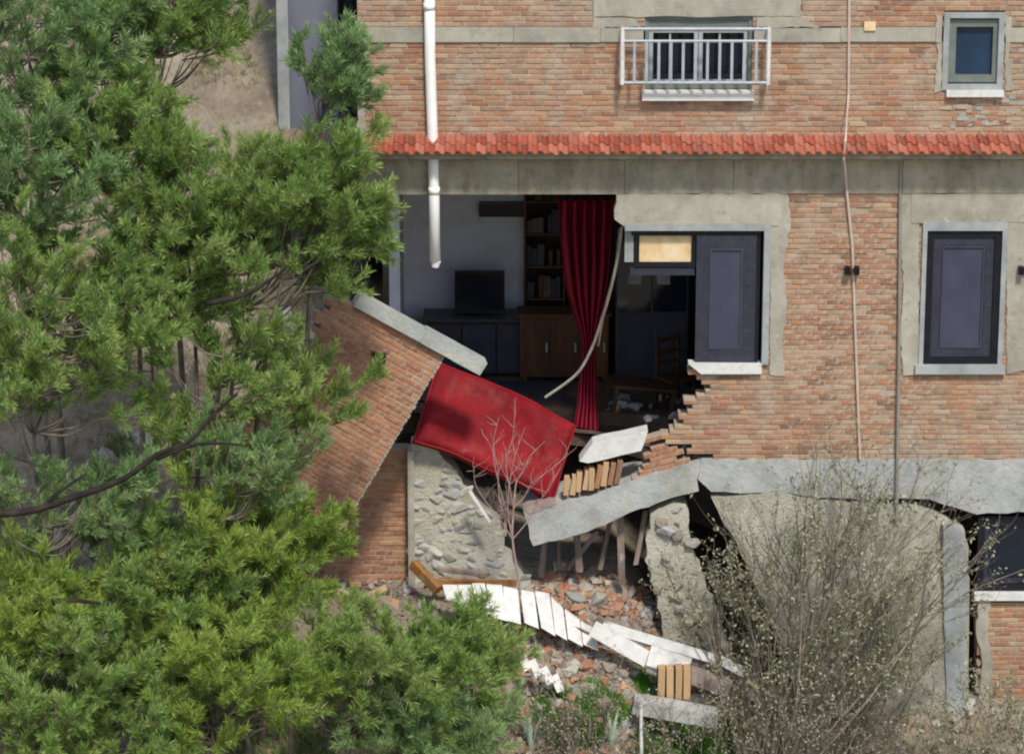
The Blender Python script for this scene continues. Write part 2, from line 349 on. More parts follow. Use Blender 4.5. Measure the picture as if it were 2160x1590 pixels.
# ring beam and canopy
rb = MB(); x = XL
while x < XR:
    e = min(XR, x+random.uniform(1.2, 2.2)); rb.box(x, e-.005, -.03+jit(.006), .42, z_b0+jit(.012), z_b1+.02); x = e
rb.build('ring_beam', BEAM, house)
ce = P(1080, 322, -.36).z          # eave height
MB().prism([(0, 0)]*0 or [(XL-.04, ce-.10), (P(2215, 330).x, ce-.10), (P(2215, 330).x, ce-.045), (XL-.04, ce-.045)], -.30, .1).build('canopy_slab', BEAM, house)
can = empty('tile_canopy'); can.parent = house
x0t = P(768, 300).x; x1t = P(2210, 300).x; nt_ = 67; tw = (x1t-x0t)/nt_
def tile_mesh(L):
    b = MB(); n = 8; rows = []
    for j, (yy, lift) in enumerate(((0, 0), (L, 0))):
        for t in (0, -.014):
            for i in range(n+1):
                u = i/n; zz = .022*math.sin(u*2*math.pi*.98+.2)+t
                b.v.append((u*tw*1.06, -yy, zz))
    w_ = n+1
    for i in range(n):
        b.f += [(i, i+1, 2*w_+i+1, 2*w_+i), (w_+i, 3*w_+i, 3*w_+i+1, w_+i+1), (2*w_+i, 2*w_+i+1, 3*w_+i+1, 3*w_+i)]
    b.f += [(0, 2*w_, 3*w_, w_), (n, w_+n, 3*w_+n, 2*w_+n)]
    return b.mesh('roof_tile', smooth=False)
sl_ang = math.atan2(z_can-ce, .40); tms = [tile_mesh(.27), tile_mesh(.255)]
for r in range(2):
    for i in range(nt_):
        o = link('roof_tile', tms[i % 2], TILE, can)
        o.location = (x0t+i*tw+jit(.004), .02-r*.21, z_can+.035-r*.21*math.tan(sl_ang)+(.016 if r == 0 else 0)+jit(.004))
        o.rotation_euler = (sl_ang+jit(.02), jit(.012), jit(.012))
# mortar bed under the tiles
MB().prism([(x0t, z_can-.24), (x1t, z_can-.24), (x1t, z_can+.01), (x0t, z_can+.01)], -.005, .15).build('bedding', BEAM, house)
bd = MB(); bd.quad8([(x0t, -.30, ce-.042), (x1t, -.30, ce-.042), (x1t, -.002, ce-.042), (x0t, -.002, ce-.042),
                     (x0t, -.30, ce-.015), (x1t, -.30, ce-.015), (x1t, -.002, z_can-.02), (x0t, -.002, z_can-.02)])
bd.build('mortar_bed', MORTAR, can)
# broken end of the canopy on the right
be = MB(); q = P(2225, 318, -.1); be.beam((q.x-.18, -.16, q.z-.02), (q.x+1.6, -.16, q.z-.06), .12, .1); be.build('gutter', BLACK, house)
# lower storey wall
brk = poly_px([(1440, 768), (1478, 800), (1490, 822), (1455, 850), (1425, 885), (1412, 905), (1436, 935), (1478, 975), (2500, 978), (2500, 400), (1330, 400), (1300, 430), (1300, 600), (1440, 620)])
LT1 = rect_px(1288, 408, 1642, 480); LT2 = rect_px(1922, 408, 2300, 470)
EDGE = {}
def torn(x, z):
    k = round(z/BH); j_ = EDGE.setdefault(k, random.choice([-.12, -.05, 0, .03, .08, .16]))
    return inpoly(x-j_*(z < P(1080, 790).z)+jit(.02), z, brk)
lo = lay(P(1285, 700).x, XR, z_sl, z_b0-.004, torn, [W_LF, W_RT, LT1, LT2])
wall_lo = empty('lower_wall'); wall_lo.parent = house
cx, cz = F(1800, 720)
masonry(wall_lo, lo, BRICK, 290, .26, pick=lambda b: abs(b[0]-cx)+abs(b[2]-cz)*.8)
MB().prism(ragged(poly_px([(1300, 408), (1643, 408), (1643, 476), (1318, 478), (1296, 462)]), .09, .014), -.026, .22).build('lintel', LINTEL, house)
MB().prism(ragged(poly_px([(1922, 408), (2300, 408), (2300, 468), (1922, 470)]), .2, .01), -.024, .2).build('lintel', LINTEL, house)
for pts in ([(1624, 482), (1644, 404), (1662, 410), (1668, 470), (1652, 560), (1660, 640), (1650, 720), (1656, 792), (1624, 790)], [(1896, 352), (1926, 350), (1938, 470), (1938, 790), (1904, 792), (1898, 700), (1906, 600), (1896, 500)], [(2124, 468), (2180, 466), (2172, 560), (2184, 640), (2168, 780), (2124, 788)]):
    MB().prism(ragged(poly_px(pts), .07, .014), -.016, .05).build('render_margin', LINTEL, wall_lo)
for pts in ([(754, 92), (778, 92), (770, 150), (782, 200), (768, 250), (776, 284), (754, 284)], [(1252, 36), (1340, 40), (1352, 58), (1250, 58)], [(1596, 36), (1690, 36), (1730, 58), (1596, 58)], [(1974, 32), (1986, 32), (1986, 192), (1970, 196), (1978, 120)], [(2120, 32), (2134, 36), (2128, 110), (2138, 190), (2120, 192)]):
    MB().prism(ragged(poly_px(pts), .06, .012), -.014, .05).build('render_margin', LINTEL, wall_up)
# pale patch of bare mortar upper right
pm = MB()
for _ in range(34):
    q = P(random.uniform(1955, 2200), random.uniform(206, 272)); ww = random.uniform(.06, .2)
    MB().box(q.x, q.x+ww, -.006, .02, q.z, q.z+.045, j=.006).build('mortar_patch', random.choice([LINTEL, MORTAR, SURR]), wall_up)
# side, rear and inner structure of the house
MB().box(XL, XL+.24, .265, YB, z_b0-.02, ZT).build('side_wall', MORTAR, house)
MB().box(XL, XR, YB, YB+.25, -4.3, ZT).build('rear_wall', MORTAR, house)
MB().box(XR-.25, XR, .3, YB-.005, -4.3, ZT).build('side_wall', MORTAR, house)
MB().box(XL+.245, XR-.255, .425, YB-.005, z_b0-.01, z_b0+.22).build('ceiling_slab', INWALL, house)
MB().box(XL-.25, XR, -.3, YB+.5, ZT, ZT+.2).build('roof_slab', CONC, house)
# floor slab: ragged front edge over the hole
fl = [(XL+.1, 3.3), (P(930, 800).x, 2.6), (P(1040, 800).x, 2.1), (P(1130, 850).x, 1.9), (P(1230, 900).x, 1.5), (P(1330, 900).x, 1.2), (P(1400, 930).x, .7), (P(1470, 960).x, .27), (XR-.3, .27), (XR-.3, YB-.01), (XL+.1, YB-.01)]
z_fl = z_sl-.03
fb = MB(); fr = ragged(fl[:8], .16, .05)[:-1]+fl[8:]; n = len(fr)
fb.v = [(x, y, z_fl) for x, y in fr]+[(x, y+jit(.03), z_fl-.18) for x, y in fr]
fb.f = [tuple(range(n)), tuple(range(2*n-1, n-1, -1))]+[(i, n+i, n+(i+1) % n, (i+1) % n) for i in range(n)]
fb.build('floor_slab', FLOOR, house)
# back partition, with dark doorway to its right and a dark recess to the left
YP = 5.2
a = P(832, 500, YP).x; b = P(1108, 500, YP).x; c = P(1185, 500, YP).x
MB().box(a, b, YP, YP+.15, z_fl, z_b0-.012).build('partition_wall', INWALL, house)
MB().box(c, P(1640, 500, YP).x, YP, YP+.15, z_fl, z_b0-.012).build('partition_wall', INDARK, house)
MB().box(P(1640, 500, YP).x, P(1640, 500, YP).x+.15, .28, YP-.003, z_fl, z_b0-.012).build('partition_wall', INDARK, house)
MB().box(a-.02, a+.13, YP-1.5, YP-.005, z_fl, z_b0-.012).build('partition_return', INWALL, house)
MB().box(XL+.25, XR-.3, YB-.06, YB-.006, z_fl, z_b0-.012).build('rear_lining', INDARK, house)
# foundation band
fd = poly_px([(1478, 968), (2500, 968), (2500, 1062), (2060, 1084), (2035, 1076), (1960, 1052), (1900, 1050), (1840, 1052), (1700, 1046), (1640, 1034), (1560, 1040), (1500, 1036), (1472, 1010)])
MB().prism(ragged(fd, .13, .014), -.015, .3).build('foundation_beam', CONCG, house)

# ---- windows
def frame_rect(x0, x1, z0, z1, t, y0, y1):
    b = MB(); b.box(x0, x1, y0, y1, z1-t, z1); b.box(x0, x1, y0, y1, z0, z0+t)
    b.box(x0, x0+t, y0, y1, z0+t, z1-t); b.box(x1-t, x1, y0, y1, z0+t, z1-t); return b
# small upper window
wn = empty('window'); wn.parent = house
o = rect_px(1998, 34, 2112, 188)
frame_rect(W_SM[0], W_SM[1], W_SM[2], W_SM[3]+.02, o[0]-W_SM[0], -.02, .1).build('window_surround', SURR, wn)
frame_rect(o[0]+.004, o[1]+.004, W_SM[2]+.09, W_SM[3]-.075, .09, .03, .12).build('window_frame', GFRAME, wn)
MB().box(o[0], o[1], .1, .13, W_SM[2], W_SM[3]).build('pane', REFLG, wn)
s = rect_px(1995, 190, 2116, 203); MB().box(s[0], s[1], -.08, .06, s[2], s[3]).build('window_sill', WHITE, wn)
# large upper window with cage
wn = empty('window'); wn.parent = house
frame_rect(W_UP[0], W_UP[1], W_UP[2], W_UP[3], .045, .03, .12).build('window_frame', GFRAME, wn)
MB().box(W_UP[0], W_UP[1], .16, .2, W_UP[2], W_UP[3]).build('pane', GLASS, wn)
xm = (W_UP[0]+W_UP[1])/2
for (u0, u1) in ((W_UP[0]+.05, xm-.004), (xm+.004, W_UP[1]-.05)):
    sh = frame_rect(u0, u1, W_UP[2]+.05, W_UP[3]-.16, .05, .08, .14).build('sash', GREYST, wn)
    MB().box(u0+.25, u0+.275, .1, .13, W_UP[2]+.1, W_UP[3]-.21).build('sash_bar', GREYST, sh)
MB().box(W_UP[0]+.045, W_UP[1]-.045, .05, .15, W_UP[3]-.155, W_UP[3]-.05).build('shutter_box', GFRAME, wn)
s = rect_px(1354, 190, 1590, 210); MB().box(s[0], s[1], -.11, .05, s[2], s[3]).build('window_sill', WHITE, wn)
cg = empty('window_cage'); cg.parent = house
g = rect_px(1312, 58, 1622, 178, -.22)
yo = -.24
MB().tube([(g[0], yo, g[2]), (g[0], yo, g[3]), ], .03, 6).build('post', IRON, cg)
MB().tube([(g[1], yo, g[2]), (g[1], yo, g[3]), ], .03, 6).build('post', IRON, cg)
for zz, nm in ((g[2]+.02, 'rail'), (g[3]-.02, 'rail'), (g[3]-.17, 'rail')):
    MB().tube([(g[0], yo, zz), (g[1], yo, zz)], .02 if zz < g[3]-.1 else .024, 6).build(nm, GREYST, cg)
for xx in (g[0], g[1]):
    for zz in (g[2]+.02, g[3]-.02): MB().tube([(xx, yo, zz), (xx, .02, zz)], .018, 6).build('side_rail', GREYST, cg)
nb = 11
for i in range(1, nb+1):
    xx = g[0]+(g[1]-g[0])*i/(nb+1)
    MB().box(xx-.017, xx+.017, yo-.015, yo+.015, g[2]+.02, g[3]-.17).build('bar', GREYST, cg)
# torn french window with one shutter left
wn = empty('window', ); wn.parent = house
tp = rect_px(1318, 470, 1626, 486); rg = rect_px(1606, 486, 1626, 768)
sb = MB().box(tp[0], tp[1], -.036, .1, tp[2], tp[3]); sb.box(rg[0], rg[1], -.034, .1, rg[2], rg[3]-.003); sb.build('window_surround', SURR, wn)
f = rect_px(1330, 487, 1606, 768)
fm = MB().box(f[0], f[1]-.004, .03, .14, f[3]-.07, f[3]-.002); fm.box(f[1]-.06, f[1]-.004, .03, .14, f[2], f[3]-.073); fm.build('window_frame', NAVY, wn)
q = rect_px(1466, 494, 1600, 764); sh = frame_rect(q[0], q[1]-.02, q[2], q[3]-.02, .17, .02, .07).build('shutter', SHUT, wn)
MB().box(q[0]+.175, q[1]-.195, .035, .06, q[2]+.175, q[3]-.195).build('shutter_panel', PANEL, sh)
fr_ = frame_rect(q[0]+.172, q[1]-.192, q[2]+.172, q[3]-.192, .02, .012, .034); fr_.build('moulding', PANEL, sh)
q = rect_px(1349, 500, 1465, 556); MB().box(q[0], q[1], .1, .12, q[2], q[3]).build('transom_reflection', CREAM, wn)  # transom pane whose reflection is painted as cream colour
q2 = rect_px(1338, 490, 1470, 566); frame_rect(q2[0], q2[1]-.005, q2[2], q2[3], .055, .07, .14).build('transom_frame', NAVY, wn)
q = rect_px(1318, 488, 1339, 556); MB().box(q[0], q[1]-.01, .09, .13, q[2], q[3]-.01).build('transom_stile', SURR, wn)
q = rect_px(1330, 568, 1466, 584); MB().box(q[0], q[1], .09, .13, q[2], q[3]).build('transom_rail', SHUT, wn)
s = poly_px([(1452, 765), (1606, 766), (1606, 786), (1478, 786)]); MB().prism(s, -.07, .16).build('window_sill', WHITE, wn)
# right french window
wn = empty('window'); wn.parent = house
s = W_RT; u0, u1 = P(1952, 600).x, P(2110, 600).x; v0, v1 = P(1080, 768).z, P(1080, 486).z
sb = MB(); sb.box(s[0], u0, -.034, .1, s[2], s[3]); sb.box(u1, s[1], -.034, .1, s[2], s[3]); sb.box(u0, u1, -.036, .1, v1, s[3]); sb.box(u0-.1, u1+.1, -.07, .1, s[2]-.004, v0); sb.build('window_surround', SURR, wn)
frame_rect(u0+.003, u1-.003, v0+.003, v1-.003, .085, .0, .12).build('window_frame', NAVY, wn)
sh = frame_rect(u0+.092, u1-.092, v0+.092, v1-.092, .11, .025, .07).build('shutter', SHUT, wn)
MB().box(u0+.211, u1-.211, .04, .06, v0+.211, v1-.211).build('shutter_panel', PANEL, sh)
frame_rect(u0+.208, u1-.208, v0+.208, v1-.208, .02, .016, .038).build('moulding', PANEL, sh)
# basement window
wn = empty('window'); wn.parent = house
frame_rect(W_BS[0]+.06, W_BS[1], W_BS[2]+.02, W_BS[3]-.01, .09, .06, .16).build('window_frame', NAVY, wn)
frame_rect(W_BS[0]+.155, W_BS[1]-.095, W_BS[2]+.115, W_BS[3]-.105, .05, .1, .14).build('sash', SHUT, wn)
MB().box(W_BS[0]+.1, W_BS[1]-.05, .13, .15, W_BS[2]+.06, W_BS[3]-.05).build('pane', GLASS, wn)
s = rect_px(2054, 1250, 2330, 1263); MB().box(s[0], s[1], -.07, .16, s[2], s[3]).build('window_sill', WHITE, wn)
# basement wall to the right of the crack, under and beside that window
bw = empty('basement_wall'); bw.parent = house
bpoly = poly_px([(2066, 1263), (2062, 1330), (2074, 1400), (2066, 1470), (2070, 1600), (2500, 1600), (2500, 1263)])
masonry(bw, lay(P(2060, 1400).x, XR, P(1080, 1620).z, P(1080, 1264).z, lambda x, z: inpoly(x, z, bpoly)), BRICK, 0, .3)
MB().box(W_BS[1]+.003, XR, .0, .3, W_BS[2]-.01, P(1080, 1064).z-.04).build('basement_pier', ROUGHCAST, bw)
MB().prism(ragged(poly_px([(2064, 1266), (2088, 1266), (2082, 1330), (2096, 1400), (2084, 1460), (2110, 1600), (2068, 1600), (2064, 1470), (2072, 1400), (2058, 1330)]), .1, .02), -.03, .2).build('mortar_edge', LINTEL, bw)
# slumped basement panel between the cracks
sp = empty('slumped_wall_panel')
tag(sp, 'slumped beige roughcast basement wall panel between the black cracks, behind the twiggy shrub', 'wall panel')
spoly = poly_px([(1500, 1048), (1560, 1044), (1640, 1036), (1700, 1050), (1760, 1056), (1850, 1064), (1940, 1068), (1990, 1090), (2034, 1116), (2042, 1150), (2040, 1300), (2036, 1480), (2046, 1640), (1705, 1660), (1672, 1430), (1622, 1290), (1556, 1150), (1520, 1090)])
sr = ragged(spoly, .08, .02)
bm = bmesh.new(); vs = [bm.verts.new((x, -.02, z)) for x, z in sr]; bm.faces.new(vs)
bmesh.ops.triangulate(bm, faces=bm.faces)
bmesh.ops.subdivide_edges(bm, edges=bm.edges, cuts=3, use_grid_fill=True)
for v in bm.verts:
    t_ = sm(P(1080, 1050).z, P(1080, 1500).z, v.co.z)
    v.co.y += -.12*(v.co.z < 0)*(1-sm(-4.5, -1.6, v.co.z))+.022*hn(v.co.x, v.co.z, 5)+.012*hn(v.co.z, v.co.x, 13)
ex = bmesh.ops.extrude_face_region(bm, geom=bm.faces[:])
for g_ in ex['geom']:
    if isinstance(g_, bmesh.types.BMVert): g_.co.y = .2
bmesh.ops.recalc_face_normals(bm, faces=bm.faces)
me = bpy.data.meshes.new('panel_body'); bm.to_mesh(me); bm.free(); link('panel_body', me, ROUGHCAST, sp)
MB().prism(ragged(poly_px([(1988, 1100), (2030, 1118), (2040, 1150), (2037, 1300), (2034, 1500), (1996, 1500), (1990, 1300)], -.1), .1, .01), -.16, -.03).build('smooth_pier', SURR, sp)
# conduits, pipe, lamps
pipe = [P(905, -120, -.1), P(907, 120, -.1), P(913, 300, -.1), P(916, 420, -.1), P(918, 552, -.1)]
MB().tube(pipe, .068, 14).build('drainpipe', PVC, house, smooth=True)
for i_, py_ in enumerate((14, 402)):
    q = P(905+py_*.027, py_, -.1); MB().tube([q+Vector((0, 0, -.045)), q+Vector((0, 0, .045))], .073, 14).build('pipe_collar', PVC, house, smooth=True)
q = pipe[-1]; MB().tube([q+Vector((.01, 0, .01)), q+Vector((0, 0, -.07))], [.066, .045], 12).build('pipe_mouth', PVC, house)
MB().tube([P(1792, -100, -.03), P(1790, 200, -.03), P(1783, 300, -.42), P(1780, 335, -.4), P(1786, 400, -.05), P(1798, 520, -.03), P(1802, 640, -.03), P(1814, 968, -.05)], .017, 5).build('conduit', CONDUIT, house)
MB().tube([P(1899, 345, -.03), P(1897, 700, -.05), P(1893, 960, -.06), P(1891, 1100, -.09)], .022, 8).build('conduit', CONDG, house)
def lamp(par, px, py, y=-.06, rot=0):
    e = empty('wall_lamp'); e.parent = par; e.location = P(px, py, y) if par is house else (px, y, py); e.rotation_euler = (0, rot, 0)
    MB().box(-.09, -.025, -.06, .07, -.05, .05).build('lamp_head', BLACK, e); MB().box(.025, .09, -.06, .07, -.05, .05).build('lamp_head', BLACK, e)
    MB().box(-.024, .024, -.02, .06, -.018, .018).build('lamp_bracket', INBROWN, e); return e
lamp(house, 1797, 570); lamp(house, 2163, 570)
MB().box(*F(1822, 62)[:1], P(1846, 62).x, -.05, .02, P(1080, 64).z, P(1080, 46).z).build('junction_box', CREAM, house)

# ------------------------------------------------------------------ the fallen wall
fw = empty('fallen_brick_wall')
tag(fw, 'slab of brick wall with concrete coping, tilted over to the left of the red mattress', 'wall')
o_ = P(937, 748, -.55)       # its top right corner: local origin; local x to the left-up along courses
Lw, Hw = 1.72, 2.72
ux = (P(600, 563, -.75)-o_).normalized(); uz = -(P(712, 1132, -.75)-o_); uz = (uz-ux*uz.dot(ux)).normalized(); ux = -ux; uy = uz.cross(ux)
fw.matrix_world = Matrix(((ux.x, uy.x, uz.x, o_.x), (ux.y, uy.y, uz.y, o_.y), (ux.z, uy.z, uz.z, o_.z), (0, 0, 0, 1)))
fbr = lay(-Lw, 0, -Hw, -.01, lambda x, z: (z > -Hw+.1*math.sin(x*9)+.08 or x > -.3) and x > -Lw+.12+.1*math.sin(z*7)+jit(.1))
fbody = empty('brickwork'); fbody.parent = fw
masonry(fbody, fbr, BRICKD, 280, .25, pick=lambda b: -b[0]-b[2]*.6)
rc = MB()
x = -1.32
while x < .5:
    e = min(.52, x+random.uniform(.4, .7)); rc.box(x, e-.004, -.08+jit(.006), .24, .0+jit(.004), .17+jit(.01), j=.004); x = e
rc.build('coping', CONCG, fw)
ed = MB()
for k in range(int(Hw/BH)):
    w0 = random.uniform(.012, .03); ed.brick(.0, w0, -.012, .2, -Hw+k*BH, -Hw+k*BH+BH-BG)
ed.build('broken_edge', MORTAR, fw)
lamp(fw, -.72, -.42, -.06, R(-20))
# ------------------------------------------------------------------ brick stub and stone wall underneath
st = empty('brick_wall_stub'); tag(st, 'short stub of dark brick basement wall standing under the tilted brick slab', 'wall')
Ys = .45
s = rect_px(640, 945, 862, 1235, Ys)
masonry(st, lay(s[0], s[1], s[2]-.3, s[3], None), BRICKD, 120, .25, yface=Ys)
sw = empty('stone_wall'); tag(sw, 'broken grey rubble stone wall below the red mattress, next to the dark brick stub', 'stone wall')
Yw = .3
spl = poly_px([(866, 938), (906, 930), (955, 985), (1000, 1050), (1056, 1100), (1064, 1170), (1120, 1225), (1130, 1300), (866, 1300)], Yw)
MB().prism(ragged(spl, .1, .03), Yw, Yw+.4).build('mortar_core', ROUGHCAST, sw)
smesh = [stone_mesh(.1, i, (1.1, .35, .75), 16) for i in range(10)]
cell = .13; xa = min(p[0] for p in spl); xb = max(p[0] for p in spl); za = min(p[1] for p in spl); zb = max(p[1] for p in spl)
zz = za; k = 0
while zz < zb:
    xx = xa+(k % 2)*cell*.5
    while xx < xb:
        if inpoly(xx, zz, spl) and random.random() > .28:
            ob = link('stone', random.choice(smesh), STONE, sw); ob.location = (xx+jit(.03), Yw+.008+jit(.016), zz+jit(.03)); ob.rotation_euler = (jit(.2), jit(.6), jit(.2)); sc_ = random.uniform(.4, 1.25); ob.scale = (sc_, sc_, sc_)
        xx += cell*random.uniform(.85, 1.2)
    zz += cell*.78; k += 1
MB().box(P(863, 1000, Yw).x-.02, P(874, 1000, Yw).x, Yw-.07, Yw+.3, P(1080, 1240, Yw).z, P(1080, 950, Yw).z, j=.008).build('corner_strip', LINTEL, sw)

# ------------------------------------------------------------------ red mattress
mt = empty('mattress'); tag(mt, 'red cloth covered mattress sliding out of the torn open room', 'mattress')
tl, tr_, bl_ = P(926, 762, .75), P(1216, 886, .95), P(878, 925, -.05)
ex_ = (tr_-tl); Lx = ex_.length; ex_.normalize(); ez_ = tl-bl_; ez_ = ez_-ex_*ez_.dot(ex_); Lz = ez_.length*1.0; ez_.normalize(); ey_ = ez_.cross(ex_)
mt.matrix_world = Matrix(((ex_.x, ey_.x, ez_.x, bl_.x), (ex_.y, ey_.y, ez_.y, bl_.y), (ex_.z, ey_.z, ez_.z, bl_.z), (0, 0, 0, 1)))
Lx = (tr_-tl).length
def cushion(nx_, nz_, lx, lz, th):
    b = MB(); 
    def pt(u, v, side):
        eu = min(u, 1-u)*lx; ev = min(v, 1-v)*lz; r = .07
        rx = max(0, 1-eu/r); rz = max(0, 1-ev/r); d = 1-math.sqrt(max(0, 1-min(1, rx*rx+rz*rz)))
        y = (d*r if side == 0 else th-d*r)
        if side == 0: y += .02*math.sin(u*7+v*3)+.012*math.sin(v*13-u*5)+.03*hn(u*4, v*4, 1.6)+.012*math.sin(26*(u+.35*v)+3*hn(u, v, 3))*sm(.35, .9, u)
        x_ = u*lx; z_ = v*lz+.07*math.sin(u*3.1)-.05*u+.02*math.sin(u*9+v*2)
        return (x_, y, z_)
    for side in (0, 1):
        for j in range(nz_+1):
            for i in range(nx_+1): b.v.append(pt(i/nx_, j/nz_, side))
    W = nx_+1; K = W*(nz_+1)
    for j in range(nz_):
        for i in range(nx_):
            q = (j*W+i, j*W+i+1, (j+1)*W+i+1, (j+1)*W+i); b.f += [q, tuple(K+t for t in reversed(q))]
    ring = [i for i in range(W)]+[j*W+nx_ for j in range(1, nz_+1)]+[nz_*W+i for i in range(nx_-1, -1, -1)]+[j*W for j in range(nz_-1, 0, -1)]
    for a_, b_ in zip(ring, ring[1:]+ring[:1]): b.f.append((a_, K+a_, K+b_, b_))
    return b, [Vector(b.v[i]) for i in ring]
cb, ring = cushion(40, 24, Lx, Lz, .24)
cb.build('mattress_body', RED, mt, smooth=True)
MB().tube([p+Vector((0, -.004, 0)) for p in ring]+[ring[0]], .014, 6, cap=False).build('piping', REDP, mt, smooth=True)
# ------------------------------------------------------------------ sagging broken floor slab and debris on it
sg = empty('broken_floor_slab'); tag(sg, 'broken grey concrete floor slab sagging down to the left from the foundation', 'slab')
gp = poly_px([(1104, 1078), (1150, 1062), (1220, 1052), (1330, 1016), (1400, 994), (1440, 980), (1477, 969), (1470, 1010), (1474, 1034), (1440, 1042), (1400, 1054), (1330, 1078), (1290, 1098), (1220, 1126), (1125, 1150)])
MB().prism(ragged(gp, .1, .018), -.03, .9).build('slab_body', CONCG, sg)
MB().prism(ragged(poly_px([(1106, 1074), (1160, 1056), (1176, 1060), (1118, 1082)]), .05, .012), -.04, .3).build('red_scrap', mat('red_dust', ['8a6a64', '9c8a82', 'a0968c'], 5, bump=.3), sg)
ck = empty('brick_chunk'); tag(ck, 'chunk of tipped brickwork lying on the sagging slab under the white sill', 'brick chunk')
q0 = P(1188, 1046, -.02)
ck.location = q0; ck.rotation_euler = (0, R(-14), 0)
for i in range(9):
    bb = MB().box(0, .065, 0, .22, 0, .30+jit(.03)-abs(i-6)*.012, j=.006).build('brick', random.choice([BRICKD, TAN, BRICK]), ck); bb.location = (i*.084, jit(.02), jit(.02)); bb.rotation_euler = (0, R(20+jit(5)), 0)
ws = tag(MB().prism(ragged(poly_px([(1222, 968), (1250, 930), (1366, 904), (1352, 946), (1240, 972)], .1), .12, .008), -.0, .3).build('window_sill_fragment', WHITE), 'white slab from a broken window sill lying on tipped bricks', 'sill fragment')
c2 = empty('brick_chunk'); tag(c2, 'triangular chunk of brickwork leaning against the wall below the torn window', 'brick chunk')
o2 = P(1392, 978); c2.location = (o2.x, .02, o2.z); c2.rotation_euler = (0, R(-16), 0)
tri = [(-.36, -.16), (.34, -.13), (.30, -.02), (.12, .2), (.0, .40), (-.06, .40), (-.12, .1), (-.3, -.02)]
masonry(c2, lay(-.4, .4, -.16, .42, lambda x, z: inpoly(x, z, tri)), BRICKD, 40, .2, yface=0)

# ------------------------------------------------------------------ things inside the room
tv = empty('television', P(1012, 668, 4.4)); tag(tv, 'dark flat television against the pale wall inside the open room', 'television')
hw = M2(52)*1.12
MB().box(-hw, hw, 0, .08, .04, .04+.62).build('tv_case', BLACK, tv); MB().box(-hw+.04, hw-.04, -.008, -.002, .09, .61).build('screen', TVG, tv); MB().box(-.2, .2, -.08, .14, 0, .03).build('stand', BLACK, tv)
tc = empty('tv_cabinet', (P(1012, 700, 4.3).x, 4.3, z_fl)); tag(tc, 'low dark cabinet under the television', 'cabinet')
ht = P(1012, 668, 4.4).z-z_fl
MB().box(-.75, .75, -.15, .45, .06, ht).build('carcass', INDARK, tc)
for i in range(3): MB().box(-.73+i*.49, -.27+i*.49, -.175, -.152, .1, ht-.05).build('door', SHUT, tc)
MB().box(-.8, .8, -.2, .48, ht, ht+.025).build('cabinet_top', FRIDGE, tc)
ac = tag(MB().box(P(1010, 440, 4.95).x, P(1112, 440, 4.95).x, 4.95, YP-.002, P(1080, 458, 4.95).z, P(1080, 432, 4.95).z).build('wall_shelf', BLACK), 'black box shelf fixed high on the pale room wall above the television', 'shelf')
ward = empty('bookcase', (P(1148, 700, 4.7).x, 4.7, z_fl)); tag(ward, 'tall dark bookcase of clutter between the pale wall and the red curtain', 'bookcase')
hwx = M2(44)*1.1
MB().box(-hwx, -hwx+.03, 0, .4, 0, 3.0).build('side_panel', INBROWN, ward); MB().box(hwx-.03, hwx, 0, .4, 0, 3.0).build('side_panel', INBROWN, ward); MB().box(-hwx+.03, hwx-.03, .37, .4, 0, 3.0).build('back_panel', INDARK, ward)
for k in range(7): MB().box(-hwx+.032, hwx-.032, .01, .365, k*.47+.05, k*.47+.08).build('shelf', INBROWN, ward)
for k in range(2, 6):
    x = -hwx+.05
    while x < hwx-.1:
        ww = random.uniform(.04, .11); h_ = random.uniform(.18, .34)
        tag(MB().box(ward.location.x+x, ward.location.x+x+ww-.005, 4.76, 4.95, z_fl+k*.47+.082, z_fl+k*.47+.082+h_).build('book', random.choice([FRIDGE, FLOOR, INBROWN, SHUT, INDARK])), 'book or box on the shelves of the dark bookcase', 'book', 'clutter on the dark bookcase'); x += ww+random.choice([0, 0, .06])
sb_ = empty('sideboard', (P(1190, 800, 3.9).x, 3.9, z_fl)); tag(sb_, 'brown wooden sideboard standing behind the knot of the red curtain', 'sideboard')
MB().box(-.62, .62, 0, .45, .08, .95).build('carcass', INBROWN, sb_); MB().box(-.66, .66, -.03, .47, .952, .99).build('top', INBROWN, sb_)
for i in range(3):
    d_ = MB().box(-.6+i*.405, -.21+i*.405, -.02, -.002, .13, .9).build('door', INBROWN, sb_); MB().box(-.26+i*.405, -.24+i*.405, -.045, -.02, .45, .58).build('handle', GREYST, d_)
for xx in (-.58, .54):
    for yy in (.03, .4): MB().box(xx, xx+.05, yy, yy+.05, 0, .08).build('leg', INBROWN, sb_)
fz = empty('display_cabinet', (P(1375, 700, 3.6).x, 3.6, z_fl)); tag(fz, 'tall grey glass fronted cabinet behind the torn window', 'cabinet')
MB().box(-.5, .5, 0, .5, 0, 2.1).build('carcass', FRIDGE, fz)
for i in (0, 1):
    d_ = MB().box(-.48+i*.49, -.02+i*.49, -.025, -.002, 1.1, 2.05).build('glass_door', GLASS, fz); MB().box(-.48+i*.49, -.02+i*.49, -.025, -.002, .06, 1.08).build('door', SHUT, fz)
    MB().box(-.34+i*.4, -.16+i*.4, -.06, -.027, 1.5, 1.66).build('door_ornament', SURR, fz)
ch = empty('chair', (P(1425, 800, 2.5).x, 2.5, z_fl), (0, 0, R(35))); tag(ch, 'brown wooden chair standing inside behind the torn window', 'chair')
MB().box(-.22, .22, -.22, .22, .43, .47).build('seat', WOODL, ch)
for xx in (-.2, .16):
    for yy in (-.2, .16): MB().box(xx, xx+.04, yy, yy+.04, 0, .428 if yy < 0 else 1.0).build('leg', WOODL, ch)
for zz in (.6, .75, .92): MB().box(-.158, .158, .17, .19, zz, zz+.06).build('back_slat', WOODL, ch)
